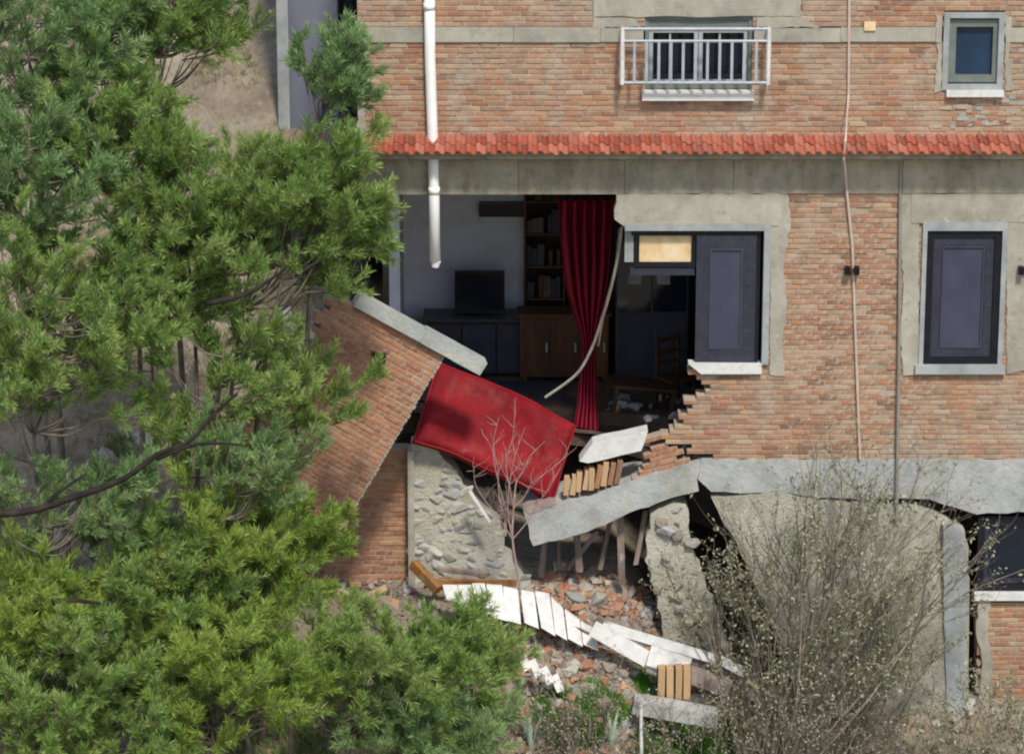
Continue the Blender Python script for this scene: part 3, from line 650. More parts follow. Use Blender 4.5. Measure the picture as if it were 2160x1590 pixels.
ct2 = empty('table', (P(1345, 880, 2.2).x, 2.2, z_fl), (0, R(7), R(10))); tag(ct2, 'low brown wooden table tipped among debris on the room floor', 'table')
MB().box(-.45, .45, -.3, .3, .42, .46).build('table_top', WOODL, ct2)
for xx in (-.42, .37):
    for yy in (-.27, .22): MB().box(xx, xx+.05, yy, yy+.05, .0, .418).build('leg', WOODL, ct2)
rg_ = tag(MB().prism([(0, 0), (1.5, .0), (1.5, .02), (0, .02)], 2.9, 3.9).build('rug', FRIDGE), 'dark grey rug on the floor of the open room', 'rug'); rg_.location = (P(960, 800, 3).x, 0, z_fl+.004)
for i in range(22):
    y_ = random.uniform(1.5, 3.2); px_ = random.uniform(1190, 1440); q = P(px_, 850, y_)
    if y_ < 1.2+2.2*(1-(px_-930)/540): continue
    ob = link('debris_block', smesh[i % 10], random.choice([BRICKD, TIMB, INBROWN, FLOOR])); ob.location = (q.x, y_, z_fl+.045); s_ = random.uniform(.5, 1.3); ob.scale = (s_, s_, s_*.8); ob.rotation_euler = (jit(.3), jit(.3), jit(3))
    tag(ob, 'lump of fallen masonry on the dark floor inside the torn room', 'debris', 'debris lumps inside the room')
# curtain
cu = empty('curtain', (0, 0, 0)); tag(cu, 'long dark red curtain hanging twisted in the torn open room', 'curtain')
Yc = 2.3; pts_ = [(420, 1178, 1292), (470, 1178, 1290), (560, 1186, 1286), (620, 1196, 1278), (670, 1212, 1266), (705, 1226, 1256), (740, 1228, 1256), (790, 1222, 1258), (850, 1218, 1260), (905, 1208, 1262), (950, 1190, 1256)]
NU, NV = 46, 60; cbm = MB()
def lerp_rows(v):
    for (p0, a0, b0), (p1, a1, b1) in zip(pts_, pts_[1:]):
        if p0 <= v <= p1:
            t = (v-p0)/(p1-p0); return a0+(a1-a0)*t, b0+(b1-b0)*t
    return pts_[-1][1:]
for j in range(NV+1):
    py = 420+(950-420)*j/NV; a_, b_ = lerp_rows(py); amp = .10*(b_-a_)/110+.03; yb = Yc-.7*sm(740, 950, py)
    for i in range(NU+1):
        u = i/NU; q = P(a_+(b_-a_)*(u+.012*math.sin(u*34+j*.13)), py, yb)
        cbm.v.append((q.x, q.y+amp*math.sin(u*2*math.pi*5.5+.5*math.sin(j*.08))+.02*math.sin(u*17+j*.2), q.z))
cbm.f = [(j*(NU+1)+i, (j+1)*(NU+1)+i, (j+1)*(NU+1)+i+1, j*(NU+1)+i+1) for j in range(NV) for i in range(NU)]
co_ = cbm.build('drape', CURT, cu, smooth=True); sdm = co_.modifiers.new('thick', 'SOLIDIFY'); sdm.thickness = .006
MB().tube([P(1150, 416, Yc)+Vector((0, 0, 0)), P(1310, 416, Yc)], .02, 8).build('curtain_rod', BLACK, cu)
# hanging cable and torn frame strips
def smooth_pts(p, n=6):
    out = []
    for i in range(len(p)-1):
        p0, p1, p2, p3 = p[max(i-1, 0)], p[i], p[i+1], p[min(i+2, len(p)-1)]
        for k in range(n):
            t = k/n; out.append(.5*((2*p1)+(p2-p0)*t+(2*p0-5*p1+4*p2-p3)*t*t+(3*p1-p0-3*p2+p3)*t**3))
    return out+[p[-1]]
tag(MB().tube(smooth_pts([P(1312, 478, .2), P(1304, 540, .3), P(1288, 610, .45), P(1268, 680, .6), P(1246, 740, .75), P(1215, 790, .85), P(1150, 838, .9)]), .02, 6).build('hanging_cable', CABLE), 'pale cable hanging in a curve from the torn window to the floor', 'cable')
tag(MB().tube(smooth_pts([P(1306, 482, .3), P(1298, 560, .35), P(1276, 650, .5), P(1262, 730, .6)]), [.012]*19, 5).build('hanging_cable', TIMB), 'thin dark torn strip hanging beside the pale cable', 'cable')

# ------------------------------------------------------------------ rear annex at the top left
an = empty('rear_annex'); tag(an, 'grey rendered annex behind the house at the top left, beside a bare earth bank', 'building')
Ya = 7.4; a0 = P(592, 100, Ya).x; a1 = P(712, 100, Ya).x; a2 = XL+.0
MB().prism([(a0, -.5), (a1, -.5), (a1, 6.2), (a0, 6.2)], Ya, Ya+5).build('wall', ANNEX, an)
MB().box(a0-.05, a0+.12, Ya-.05, Ya+.4, -.5, 6.2).build('sunlit_edge_strip', SURR, an)  # paler strip paints the sunlit left edge of the shaded annex face
MB().box(a1, a2+.4, Ya+.5, Ya+5, -.5, 6.2).build('gap_shade_block', NAVY, an)  # near-black block colours in the shade of the gap beside the house
MB().box(a1+.08, a1+.2, Ya+.42, Ya+.5, 1.2, 6).build('door_strip', SHUT, an)

# ------------------------------------------------------------------ debris below: timber, white boards, rubble
def plank(name, p0, p1, w_, h_, m, label, cat, group=None, j=.008, ref=(0, 0, 1)):
    a_ = P(*p0); b_ = P(*p1); o_ = MB().beam(a_, b_, w_, h_, ref=ref, j=j).build(name, m); return tag(o_, label, cat, group)
plank('timber_beam', (872, 1188, -.1), (926, 1244, -.45), .1, .12, RUST, 'short orange rusty beam stub pointing down at the left end of the white boards', 'beam')
plank('timber_beam', (905, 1226, -.2), (1090, 1230, -.25), .07, .07, RUST, 'long orange brown beam lying along the top of the white boards', 'beam')
plank('timber_beam', (925, 1200, .1), (1030, 1212, .1), .07, .06, TIMB, 'grey beam lying against the foot of the grey stone wall', 'beam')
for i, (p0, p1, w_) in enumerate([((1142, 1215, .5), (1150, 1130, .5), .07), ((1222, 1205, .35), (1216, 1120, .4), .09), ((1265, 1200, .5), (1290, 1090, .5), .06), ((1312, 1230, .2), (1308, 1086, .3), .085), ((1200, 1195, .7), (1262, 1120, .6), .06), ((1340, 1190, .3), (1362, 1076, .35), .06), ((1180, 1200, .6), (1178, 1135, .6), .05)]):
    plank('prop', p0, p1, w_, w_, TIMB, 'grey splintered timber prop under the sagging slab', 'timber', 'timber props under the sagging slab')
plank('stake', (992, 1036, -.05), (1034, 1100, -.05), .05, .04, WHITE, 'white splintered stick lying in front of the stone wall below the mattress', 'stick')
for i in range(12):
    x_ = random.uniform(930, 1075); y_ = random.uniform(960, 1040)+(x_-930)*.35; l_ = random.uniform(40, 110)
    plank('splinter', (x_, y_, .75), (x_+random.uniform(-14, 18), y_+l_, .6), .03, .03, TIMB if i % 3 else LUMP, 'dark splintered lath hanging under the red mattress', 'lath', 'splintered laths below the mattress')
# white broken boards
bd_ = empty('broken_board_fence'); tag(bd_, 'broken row of white upright boards lying down the rubble slope', 'fence')
def itp(tab, x):
    for (a_, ya), (b_, yb) in zip(tab, tab[1:]):
        if a_ <= x <= b_: return ya+(yb-ya)*(x-a_)/(b_-a_)
    return tab[-1][1]
TOPL = [(920, 1236), (1050, 1236), (1160, 1258), (1205, 1300), (1260, 1332)]; BOTL = [(920, 1246), (960, 1272), (1050, 1304), (1110, 1314), (1160, 1334), (1260, 1372)]
xq = 934.0
while xq < 1246:
    w_ = random.uniform(24, 34); lean = 10+jit(5); e = .055
    dz = jit(3); A = [P(xq, itp(TOPL, xq)+dz, -.55), P(xq+w_, itp(TOPL, xq+w_)+dz, -.56), P(xq+w_+lean, itp(BOTL, xq+w_+lean)+jit(4), -.85), P(xq+lean, itp(BOTL, xq+lean)+jit(4), -.84)]
    bb = MB(); bb.quad8([*A, *[p+Vector((0, .04, .012)) for p in A]]); bb.build('board', WHITE, bd_)
    xq += w_+random.choice([1.5, 2, 2.5, 4])
MB().beam(P(945, 1252, -.5), P(1130, 1282, -.58), .07, .06).build('rail', TIMB, bd_); MB().beam(P(1130, 1282, -.58), P(1255, 1345, -.66), .07, .06).build('rail', TIMB, bd_)
plank('white_board', (1250, 1325, -.9), (1392, 1404, -1.0), .2, .05, WHITE, 'white board continuing down right from the row of broken boards', 'board', ref=(0, -1, .3))
plank('white_board', (1368, 1382, -1.05), (1452, 1408, -1.05), .26, .06, WHITE, 'short white board lying on the tan ribbed block', 'board', ref=(0, -1, .3))
plank('white_board', (1272, 1318, -.7), (1520, 1392, -.85), .13, .05, WHITE, 'long thin white board above the others, ending behind the shrub', 'board', ref=(0, -1, .3))
plank('white_board', (1520, 1392, -.88), (1568, 1416, -.9), .12, .05, WHITE, 'small white board end half hidden by the twiggy shrub', 'board', ref=(0, -1, .3))
plank('timber_beam', (1255, 1306, -.66), (1540, 1420, -.8), .1, .1, TIMB, 'dark weathered beam lying between the two long white boards', 'beam')
for i, (x_, y_) in enumerate(((1098, 1378), (1122, 1392), (1146, 1408), (1168, 1424))):
    plank('small_white_board', (x_, y_, -1.3), (x_+16, y_+34, -1.45), .1, .03, WHITE, 'small white board lying below the row of broken boards, above the shrubs', 'board', 'small white boards low on the slope', ref=(0, -1, .3))
tbk = empty('ribbed_block', P(1388, 1474, -1.25)); tag(tbk, 'tan ribbed hollow block lying under the end of the white boards', 'block')
for i in range(4): MB().box(i*.108, i*.108+.085, -.02+jit(.01), .25, 0, .42+jit(.015), j=.006).build('rib', TAN, tbk)
MB().box(-.01, .42, .03, .25, .02, .4).build('block_core', INBROWN, tbk)
plank('paving_slab', (1335, 1482, -1.45), (1512, 1512, -1.5), .35, .16, CONCG, 'grey concrete slab lying below the tan ribbed block', 'slab', ref=(0, 0, 1))
plank('grey_plank', (1450, 1418, -1.1), (1540, 1452, -1.2), .2, .18, TIMB, 'grey plank end sticking out right of the tan ribbed block', 'plank')
plank('pale_plank', (712, 1246, -.6), (770, 1262, -.6), .06, .05, TAN, 'short pale plank lying under the brick stub at the left', 'plank')
plank('pale_plank', (782, 1250, -.7), (838, 1286, -.75), .06, .05, LUMP, 'pale pinkish batten sloping down right of the short plank', 'plank')
# left rubble, loose bricks
def loose(name, meshes, m, n, region, label, cat, group, smin, smax, lift=.3):
    for i in range(n):
        px_ = random.uniform(region[0], region[2]); py_ = random.uniform(region[1], region[3])
        # find the slope point seen at this pixel
        best = None
        for k in range(60):
            yy = .9-k*.06; q = P(px_, py_, yy)
            if q.z > terrain(q.x, yy): best = q; break
        if best is None: continue
        if k == 0: continue
        ob = link(name, random.choice(meshes), m if not isinstance(m, list) else random.choice(m)); s_ = random.uniform(smin, smax)
        ob.location = (best.x, best.y, terrain(best.x, best.y)+lift*.1*s_); ob.scale = (s_, s_, s_); ob.rotation_euler = (jit(.6), jit(.6), jit(3))
        tag(ob, label, cat, group)
bmesh_ = [MB().brick(-.11, .11, -.05, .05, -.03, .03, j=.006).mesh('brick') for _ in range(4)]+[MB().brick(-.06, .06, -.05, .05, -.03, .03, j=.012).mesh('brick') for _ in range(3)]
rmesh = [stone_mesh(.12, 50+i, (1, .9, .75), 16) for i in range(12)]
loose('loose_brick', bmesh_, [BRICKD, BRICK, BRICK, TAN], 110, (1140, 1215, 1470, 1310), 'loose broken brick on the rubble slope between sagging slab and white boards', 'brick', 'loose bricks above the white boards', .9, 1.3)
loose('rubble_stone', rmesh, [STONE, LUMP, LUMP], 120, (1100, 1170, 1560, 1320), 'lump of broken masonry on the slope between sagging slab and white boards', 'rubble', 'rubble lumps above the white boards', .5, 1.5)
loose('rubble_stone', rmesh, [LUMP, STONE, TAN], 80, (1130, 1400, 1540, 1540), 'lump of broken masonry on the slope below the white boards', 'rubble', 'rubble lumps below the white boards', .5, 1.3)
loose('loose_brick', bmesh_, [BRICKD, BRICK, TAN], 50, (1160, 1400, 1540, 1540), 'loose broken brick on the slope below the white boards', 'brick', 'loose bricks below the white boards', .9, 1.2)
loose('loose_brick', bmesh_, [BRICKD], 22, (715, 1180, 880, 1290), 'loose broken brick at the foot of the dark brick stub', 'brick', 'loose bricks under the brick stub', .9, 1.4)
loose('rubble_stone', rmesh, [STONE, LUMP], 20, (715, 1180, 900, 1300), 'lump of broken masonry at the foot of the dark brick stub', 'rubble', 'rubble under the brick stub', .5, 1.1)
loose('rubble_stone', rmesh, [STONE, LUMP], 50, (1560, 1380, 2140, 1580), 'lump of stone on the ground around the stems of the twiggy shrub', 'rubble', 'stones among the shrub stems', .4, 1.1)
for i in range(44):
    px_ = random.uniform(1140, 1560); py_ = random.uniform(1225, 1560)
    for k in range(70):
        yy = .7-k*.06; q = P(px_, py_, yy)
        if q.z > terrain(q.x, yy): break
    a_ = random.uniform(-.5, .9); L_ = random.uniform(.15, .5); d_ = Vector((math.cos(a_), jit(.4), -math.sin(a_)*.7))*L_; w_ = random.uniform(.025, .07); q = Vector((q.x, yy, terrain(q.x, yy)+.05))
    tag(MB().beam(q-d_*.5, q+d_*.5, w_, w_*.6, j=.006).build('splintered_batten', random.choice([TIMB, TAN, LUMP, BARKG])), 'splintered batten strewn on the rubble slope around the white boards', 'batten', 'splintered battens on the rubble slope')
# broken wall lump left of the deep crack
wl = empty('broken_wall_lump'); tag(wl, 'broken lumpy grey wall remnant under the slab, left of the deep black crack', 'wall remnant')
lp = poly_px([(1372, 1082), (1420, 1056), (1446, 1062), (1456, 1130), (1480, 1220), (1525, 1330), (1545, 1420), (1400, 1420), (1388, 1260), (1360, 1180)], .1)
MB().prism(ragged(lp, .09, .035), .05, .5).build('core', ROUGHCAST, wl)
zz = min(p[1] for p in lp)
while zz < max(p[1] for p in lp):
    xx = min(p[0] for p in lp)
    while xx < max(p[0] for p in lp):
        if inpoly(xx, zz, lp) and random.random() > .35:
            ob = link('stone', random.choice(rmesh), random.choice([STONE, LUMP, LUMP]), wl); ob.location = (xx+jit(.05), .05+jit(.05), zz+jit(.04)); s_ = random.uniform(.35, 1.15); ob.scale = (s_, s_*.6, s_*.9); ob.rotation_euler = (jit(.3), jit(1), jit(.3))
        xx += .15
    zz += .15
# fine rubble: stuff
gv = []
for i in range(16000):
    x_ = random.uniform(-2.6, 7.0); y_ = random.uniform(-3.2, .6)
    if y_ > -.15 and x_ > 2.5: continue
    z_ = terrain(x_, y_); r_ = random.uniform(.008, .03)+(.035 if random.random() < .12 else 0)
    q = RNG.normal(size=(4, 3)); q /= np.linalg.norm(q, axis=1)[:, None]; q = q*r_+np.array((x_, y_, z_+r_*.5))
    gv += [q[[0, 1, 2]], q[[0, 2, 3]], q[[0, 3, 1]], q[[1, 3, 2]]]
cr_ = []
for i in range(3800):
    x_ = random.uniform(P(1090, 1200).x, P(1600, 1200).x); y_ = random.uniform(-1.9, .5); r_ = random.uniform(.02, .06); z_ = terrain(x_, y_)+r_*.4
    M_ = Matrix.Rotation(random.uniform(0, 6.28), 3, Vector((jit(1), jit(1), 1)).normalized()); hx, hy, hz = r_, r_*random.uniform(.5, .9), r_*random.uniform(.3, .7)
    C8 = [np.array(M_ @ Vector((sx*hx*random.uniform(.7, 1.1), sy*hy*random.uniform(.7, 1.1), sz*hz)))+np.array((x_, y_, z_)) for sx, sy, sz in ((-1,-1,-1), (1,-1,-1), (1,1,-1), (-1,1,-1), (-1,-1,1), (1,-1,1), (1,1,1), (-1,1,1))]
    cr_ += [np.array([C8[k] for k in q]) for q in ((4,5,6,7), (0,1,5,4), (1,2,6,5), (2,3,7,6), (3,0,4,7))]
tag(soup('brick_crumbs', np.array(cr_[:len(cr_)//3]), BRICKD), 'small brick crumbs covering the rubble slope', 'rubble', kind='stuff')
tag(soup('plaster_crumbs', np.array(cr_[len(cr_)//3:]), LUMP), 'small pale plaster crumbs covering the rubble slope', 'rubble', kind='stuff')
gme = np.array(gv); tag(soup('gravel', gme, LUMP), 'fine rubble and crumbs of plaster strewn over the slope', 'rubble', kind='stuff')

# ------------------------------------------------------------------ vegetation
def unit(n): v = RNG.normal(size=(n, 3)); return v/np.linalg.norm(v, axis=1)[:, None]
def needles(cent, dirs, n, ln, wd, spread):
    """cent (T,3), dirs (T,3): a brush of n needle faces at each"""
    T = len(cent); C_ = np.repeat(cent, n, 0); D = np.repeat(dirs, n, 0)+unit(T*n)*spread; D /= np.linalg.norm(D, axis=1)[:, None]
    S = np.cross(D, unit(T*n)); S /= np.linalg.norm(S, axis=1)[:, None]
    L_ = (ln*RNG.uniform(.65, 1.2, T*n))[:, None]; W_ = (wd*RNG.uniform(.7, 1.3, T*n))[:, None]
    b0 = C_+RNG.normal(size=C_.shape)*.012
    return np.stack([b0-S*W_*.35, b0+D*L_*.5-S*W_*.5, b0+D*L_, b0+D*L_*.5+S*W_*.5], 1)
def leaves(cent, ln, wd, up=.4):
    n = len(cent); D = unit(n); D[:, 2] += -.1; D /= np.linalg.norm(D, axis=1)[:, None]
    Nn = unit(n); Nn[:, 2] += up; S = np.cross(D, Nn); S /= np.linalg.norm(S, axis=1)[:, None]
    L_ = (ln*RNG.uniform(.6, 1.25, n))[:, None]; W_ = (wd*RNG.uniform(.7, 1.3, n))[:, None]
    return np.stack([cent, cent+D*L_*.5-S*W_*.5, cent+D*L_, cent+D*L_*.5+S*W_*.5], 1)
def tree(name, label, cat, px, py, rx, ry, Y, kind, nclump, base_px=None, ln=.15, group=None, bark=BARK, dens=1.0, m=None, ryY=None):
    rx = max(26, rx-26); ry = max(26, ry-26)
    c = P(px, py, Y); ax, az = M2(rx), M2(ry); ay = ryY or min(ax, az)*1.0
    bx = c.x if base_px is None else P(base_px, py, Y).x
    gz = terrain(bx, Y); base = Vector((bx, Y, gz-.1))
    root = empty(name, (bx, Y, gz)); tag(root, label, cat, group); off = np.array(root.location)
    tr = MB(); top = c+Vector((0, 0, az*.75)); mid = base.lerp(top, .5)+Vector((jit(.25), jit(.2), 0))
    H = (top-base).length; tk = smooth_pts([base, base.lerp(mid, .5)+Vector((jit(.1), jit(.1), 0)), mid, mid.lerp(top, .5)+Vector((jit(.15), jit(.1), 0)), top], 5)
    r0 = (.018+.005*H) if kind != 'leaf' else .035
    tr.tube([p-root.location for p in tk], [r0*(1-.85*i/len(tk)) for i in range(len(tk))], 8)
    tr.build('trunk', bark, root, smooth=True)
    geo = []; br = MB(); A3 = np.array((ax, ay, az)); ca = np.array(c); ph = RNG.uniform(0, 6.28, 4); tufts = []; tdir = []
    def lobe(d):      # uneven outline
        t = math.atan2(d[2], d[0]); return .86+.16*math.sin(3*t+ph[0])+.12*math.sin(5*t+ph[1])+.1*math.sin(8*t+ph[2])
    for k in range(int(nclump*.84)):
        d = unit(1)[0]; rr = RNG.uniform(.12, 1)**.5*lobe(d)*(1 if kind == 'pine' else RNG.uniform(.8, 1.2)); cc = ca+d*rr*A3
        h = min(1, max(.3, ((cc[2]-.25)-base.z)/H)); s_ = tk[int(h*(len(tk)-1))]; e_ = Vector(cc)
        m_ = s_.lerp(e_, .55)+Vector((0, 0, -.08-.05*random.random()))
        pts = smooth_pts([s_, m_, e_], 4); rb_ = .010+.011*(e_-s_).length
        br.tube([p-root.location for p in pts], [rb_*(1-.75*i/8) for i in range(len(pts))], 5, cap=False)
        out = np.array((e_-s_).normalized()); out = out*.7+d*.5
        size = RNG.uniform(.75, 1.25)
        main = out*.5+np.array((.42, -.12, .5))+unit(1)[0]*.45; main /= np.linalg.norm(main); Ls = RNG.uniform(.35, .75)
        tip = cc+main*Ls; br.tube([Vector(cc)-root.location, Vector(tip)-root.location], [.011, .005], 3, cap=False)
        for q in range(int(RNG.integers(6, 11)*dens)):
            f_ = RNG.uniform(.05, 1); s0 = cc+(tip-cc)*f_; v = main*.75+unit(1)[0]*.62+np.array((0, 0, .2)); v /= np.linalg.norm(v); l2 = RNG.uniform(.14, .32)
            br.tube([Vector(s0)-root.location, Vector(s0+v*l2)-root.location], [.006, .003], 3, cap=False)
            nb_ = int(l2/.045)+1; tt = np.linspace(.25, 1, nb_)[:, None]
            tufts.append(s0+v*l2*tt+RNG.normal(size=(nb_, 3))*.008); tdir.append(np.tile(v*1.0+np.array((0, 0, .15)), (nb_, 1)))
    tufts = np.concatenate(tufts)-off
    geo.append(needles(tufts, np.concatenate(tdir), 14, ln*.8, .0115, .85))
    br.build('limbs', bark, root, fix=False, smooth=True)
    soup('crown', np.concatenate(geo), m or (PINEM if kind == 'pine' else MIDM), root)
    return root
G1 = 'pines on the slope left of the house'
T = [
 ('grey green pine filling the top left corner of the view', 80, 110, 250, 200, -1.2, 100, PINEB, 90),
 ('pine with sunlit tips beside the bare earth bank at the top', 345, 60, 190, 140, -.8, 72, PINEM, 330),
 ('tall narrow pine hiding the left corner of the house', 695, 420, 105, 190, -2.2, 62, PINEM, 430),
 ('thin grey green pine top standing out before the house wall left of the drainpipe', 712, 180, 74, 100, -1.7, 24, PINEB, 520),
 ('spreading pine between the tall narrow one and the broad middle pine', 585, 490, 150, 170, -2.0, 66, PINEM, 400),
 ('broad mid green pine in the middle of the slope, under the bare earth bank', 410, 480, 200, 180, -1.8, 92, PINEM, 380),
 ('grey green pine at the left edge, just under the corner pine', 90, 370, 200, 180, -2.4, 84, PINEB, 60),
 ('pine between the left edge pines and the broad middle pine', 270, 290, 150, 150, -1.6, 66, PINEM, 250),
 ('large bushy pine at the left edge, above the bare black limb', 110, 720, 260, 230, -3.2, 112, PINEM, 60),
 ('pine with dense tufts above the grey dead brush', 330, 630, 180, 130, -1.9, 56, PINEM, 250),
 ('small pine with bright sprays in front of the tilted brick slab', 640, 860, 110, 110, -1.9, 20, PINEM, 450),
 ('wispy grey green pine sprays below the left end of the black limb', 130, 1060, 180, 90, -3.6, 26, PINEB, 40),
 ('wispy pine sprays between the black limb and the tilted slab', 520, 1000, 150, 90, -3.0, 22, PINEB, 420),
 ('sparse pine spray over the pale bank left of the tilted slab', 500, 780, 150, 130, -2.6, 30, PINEM, 380),
 ('sparse low pine spray crossing the black limb', 430, 960, 120, 80, -2.6, 13, PINEM, 350),
 ('yellow green pine just below the tilted brick slab', 540, 1220, 170, 180, -3.0, 90, YELM, 560),
 ('bright yellow green pine low at the left edge', 60, 1290, 190, 150, -3.8, 80, YELM, 40),
 ('loose mid green pine left of the yellow green one under the brick slab', 340, 1260, 180, 130, -3.4, 66, PINEM, 330),
 ('darker pine mass at the bottom left corner', 150, 1490, 280, 160, -4.4, 130, PINEM, 150),
 ('sunlit pine at the bottom edge right of the corner mass', 470, 1450, 220, 160, -4.0, 110, YELM, 470),
 ('sparse grey green pine under the bare black limb', 300, 1150, 180, 60, -2.6, 18, PINEB, 250),
 ('small bright pine under the lower end of the tilted slab', 620, 1130, 95, 95, -2.3, 24, YELM, 590),
 ('young dark green pine at the bottom left of the white boards', 780, 1440, 210, 150, -3.4, 100, PINEM, 780),
 ('pointed young pine tip nearest the small white boards', 985, 1410, 100, 130, -2.8, 40, PINEM, 985),
 ('low grey green pine along the bottom edge of the view', 900, 1555, 190, 90, -3.6, 60, PINEB, 940),
]
for lb, px, py, rx, ry, Y, nc, m, bpx in T: tree('pine_tree', lb, 'pine tree', px-25, py+18, rx, ry, Y, 'pine', nc, group=G1, m=m, base_px=bpx)

# bare black limbs and branching shrubs
def branching(name, label, cat, base, tips, m, lm=None, nleaf=0, lsize=.06, twigs=6, r0=.03, group=None, depth=2, curl=.25, tw=.6):
    root = empty(name, base); tag(root, label, cat, group); b = MB(); lc = []
    def grow(a_, e_, r, lev):
        L_ = (e_-a_).length; m_ = a_.lerp(e_, .5)+Vector((jit(curl*L_*.5), jit(curl*L_*.4), jit(curl*L_*.3)))
        pts = smooth_pts([a_, m_, e_], 4); b.tube([p-base for p in pts], [r*(1-.7*i/len(pts)) for i in range(len(pts))], 5 if lev == 0 else 3, cap=False)
        d = (e_-a_).normalized()
        if lev < depth:
            for _ in range(twigs):
                t = random.uniform(.3, 1); s_ = pts[int(t*(len(pts)-1))]; v = (d+Vector((jit(1), jit(.8), jit(.7)+.15))*tw*1.3).normalized()
                grow(s_, s_+v*L_*random.uniform(.22, .5), r*.45, lev+1)
        else:
            for _ in range(nleaf):
                p = pts[0].lerp(pts[-1], random.uniform(.1, 1.1)); lc.append((p.x+jit(.05)-base.x, p.y+jit(.05)-base.y, p.z+jit(.05)-base.z))
    for t in tips: grow(base+Vector((jit(.12), jit(.1), 0)), t, r0*random.uniform(.7, 1.2), 0)
    b.build('stems', m, root, fix=False, smooth=True)
    lc = [p for p in lc if random.random() < .35+.65*(math.sin(p[0]*5.1+p[2]*3.3)+math.sin(p[2]*6.7-p[0]*2.9) > -.3)]
    if lc: soup('foliage', leaves(np.array(lc), lsize, lsize*.45, up=.2), lm, root)
    return root
def gp_(px, Y): q = P(px, 1200, Y); return Vector((q.x, Y, terrain(q.x, Y)-.03))
# the large twiggy shrub
tips = [P(1500+k*20+jit(30), 1330-190*math.sin(math.pi*(k+3)/32)+jit(60), random.uniform(-1.6, -.5)) for k in range(26)]
branching('twiggy_shrub', 'large twiggy olive grey shrub in front of the slumped basement wall', 'shrub', gp_(1625, -1.5), tips, TWIG, OLIVE, 10, .062, 7, .024, depth=2)
tips = [P(1760+k*18+jit(20), random.uniform(1240, 1420), random.uniform(-1.3, -.4)) for k in range(12)]
branching('twiggy_shrub', 'smaller twiggy shrub on the right, before the smooth grey wall pier', 'shrub', gp_(1790, -1.1), tips, TWIG, OLIVE, 6, .056, 6, .018, depth=2)
tips = [P(1430+k*16+jit(20), random.uniform(1200, 1380), random.uniform(-.9, -.3)) for k in range(6)]
branching('twiggy_shrub', 'sparse thin shrub left of the big twiggy shrub, over the white board ends', 'shrub', gp_(1560, -1.0), tips, TWIG, OLIVE, 5, .055, 5, .016, depth=2)
tips = [P(1960+k*28+jit(20), random.uniform(1470, 1560), -1.6) for k in range(9)]
branching('twiggy_shrub', 'low grey green shrub at the bottom right corner', 'shrub', gp_(2080, -1.9), tips, TWIG, OLIVE, 8, .06, 6, .014, depth=2)
# bare sapling before the mattress
sb0 = gp_(1086, -.6)
tips = [P(1052, 880, -.5), P(1086, 870, -.5), P(1108, 900, -.55), P(1030, 930, -.6), P(1000, 985, -.6), P(1150, 930, -.5), P(1196, 960, -.5), P(1170, 1000, -.55)]
rt = empty('bare_sapling', sb0); tag(rt, 'leafless pale sapling standing in front of the red mattress', 'sapling')
b = MB(); fork = P(1086, 1040, -.55)
tk_ = smooth_pts([sb0, sb0.lerp(fork, .35)+Vector((.07, 0, 0)), sb0.lerp(fork, .7)+Vector((-.03, .03, 0)), fork], 5)
b.tube([p-sb0 for p in tk_], [.020-.0005*i for i in range(len(tk_))], 7)
b.build('trunk', SAPL, rt, smooth=True); b = MB()
for t in tips:
    k0 = random.choice([-1, -1, -3, -5, -6]); st_ = tk_[k0]; mid_ = st_.lerp(t, .5)+Vector((jit(.12), jit(.08), jit(.06)))
    pts = smooth_pts([st_, st_.lerp(mid_, .5)+Vector((jit(.05), 0, 0)), mid_, mid_.lerp(t, .5)+Vector((jit(.06), 0, 0)), t], 3); n_ = len(pts)
    b.tube([p-sb0 for p in pts], [.010*(1-.7*i/n_) for i in range(n_)], 5)
    for _ in range(9):
        i = random.randint(3, n_-1); s_ = pts[i]; e_ = s_+Vector((jit(.22), jit(.1), random.uniform(.03, .32))); b.tube([s_-sb0, s_.lerp(e_, .5)-sb0+Vector((jit(.04), 0, jit(.02))), e_-sb0], [.005, .0035, .002], 4)
b.build('branch', SAPL, rt, fix=False)
# black limbs across the grey band at the left
br = empty('bare_pine_limb', P(-30, 1082, -4.6)); tag(br, 'bare black limb reaching from the left edge up to the right over grey brush', 'limb')
b = MB(); o3 = br.location
for pts, r in (([(-40, 1084), (60, 1078), (150, 1050), (260, 1010), (330, 960), (400, 930), (455, 870), (500, 830)], .05), ([(330, 968), (400, 940), (470, 935), (520, 940)], .03), ([(90, 1070), (120, 1040), (180, 1000)], .03), ([(110, 1270), (150, 1265), (230, 1275)], .04), ([(440, 640), (520, 620), (570, 590), (610, 560)], .035)):
    q = smooth_pts([P(x, y, -4.6) for x, y in pts], 4); b.tube([p-o3 for p in q], [r*(1-.7*i/len(q)) for i in range(len(q))], 6)
b.build('limb_wood', mat('dark_wet_bark', ['1e1a17', '2b2521', '3a322c'], 5, bump=.5), br, smooth=True)
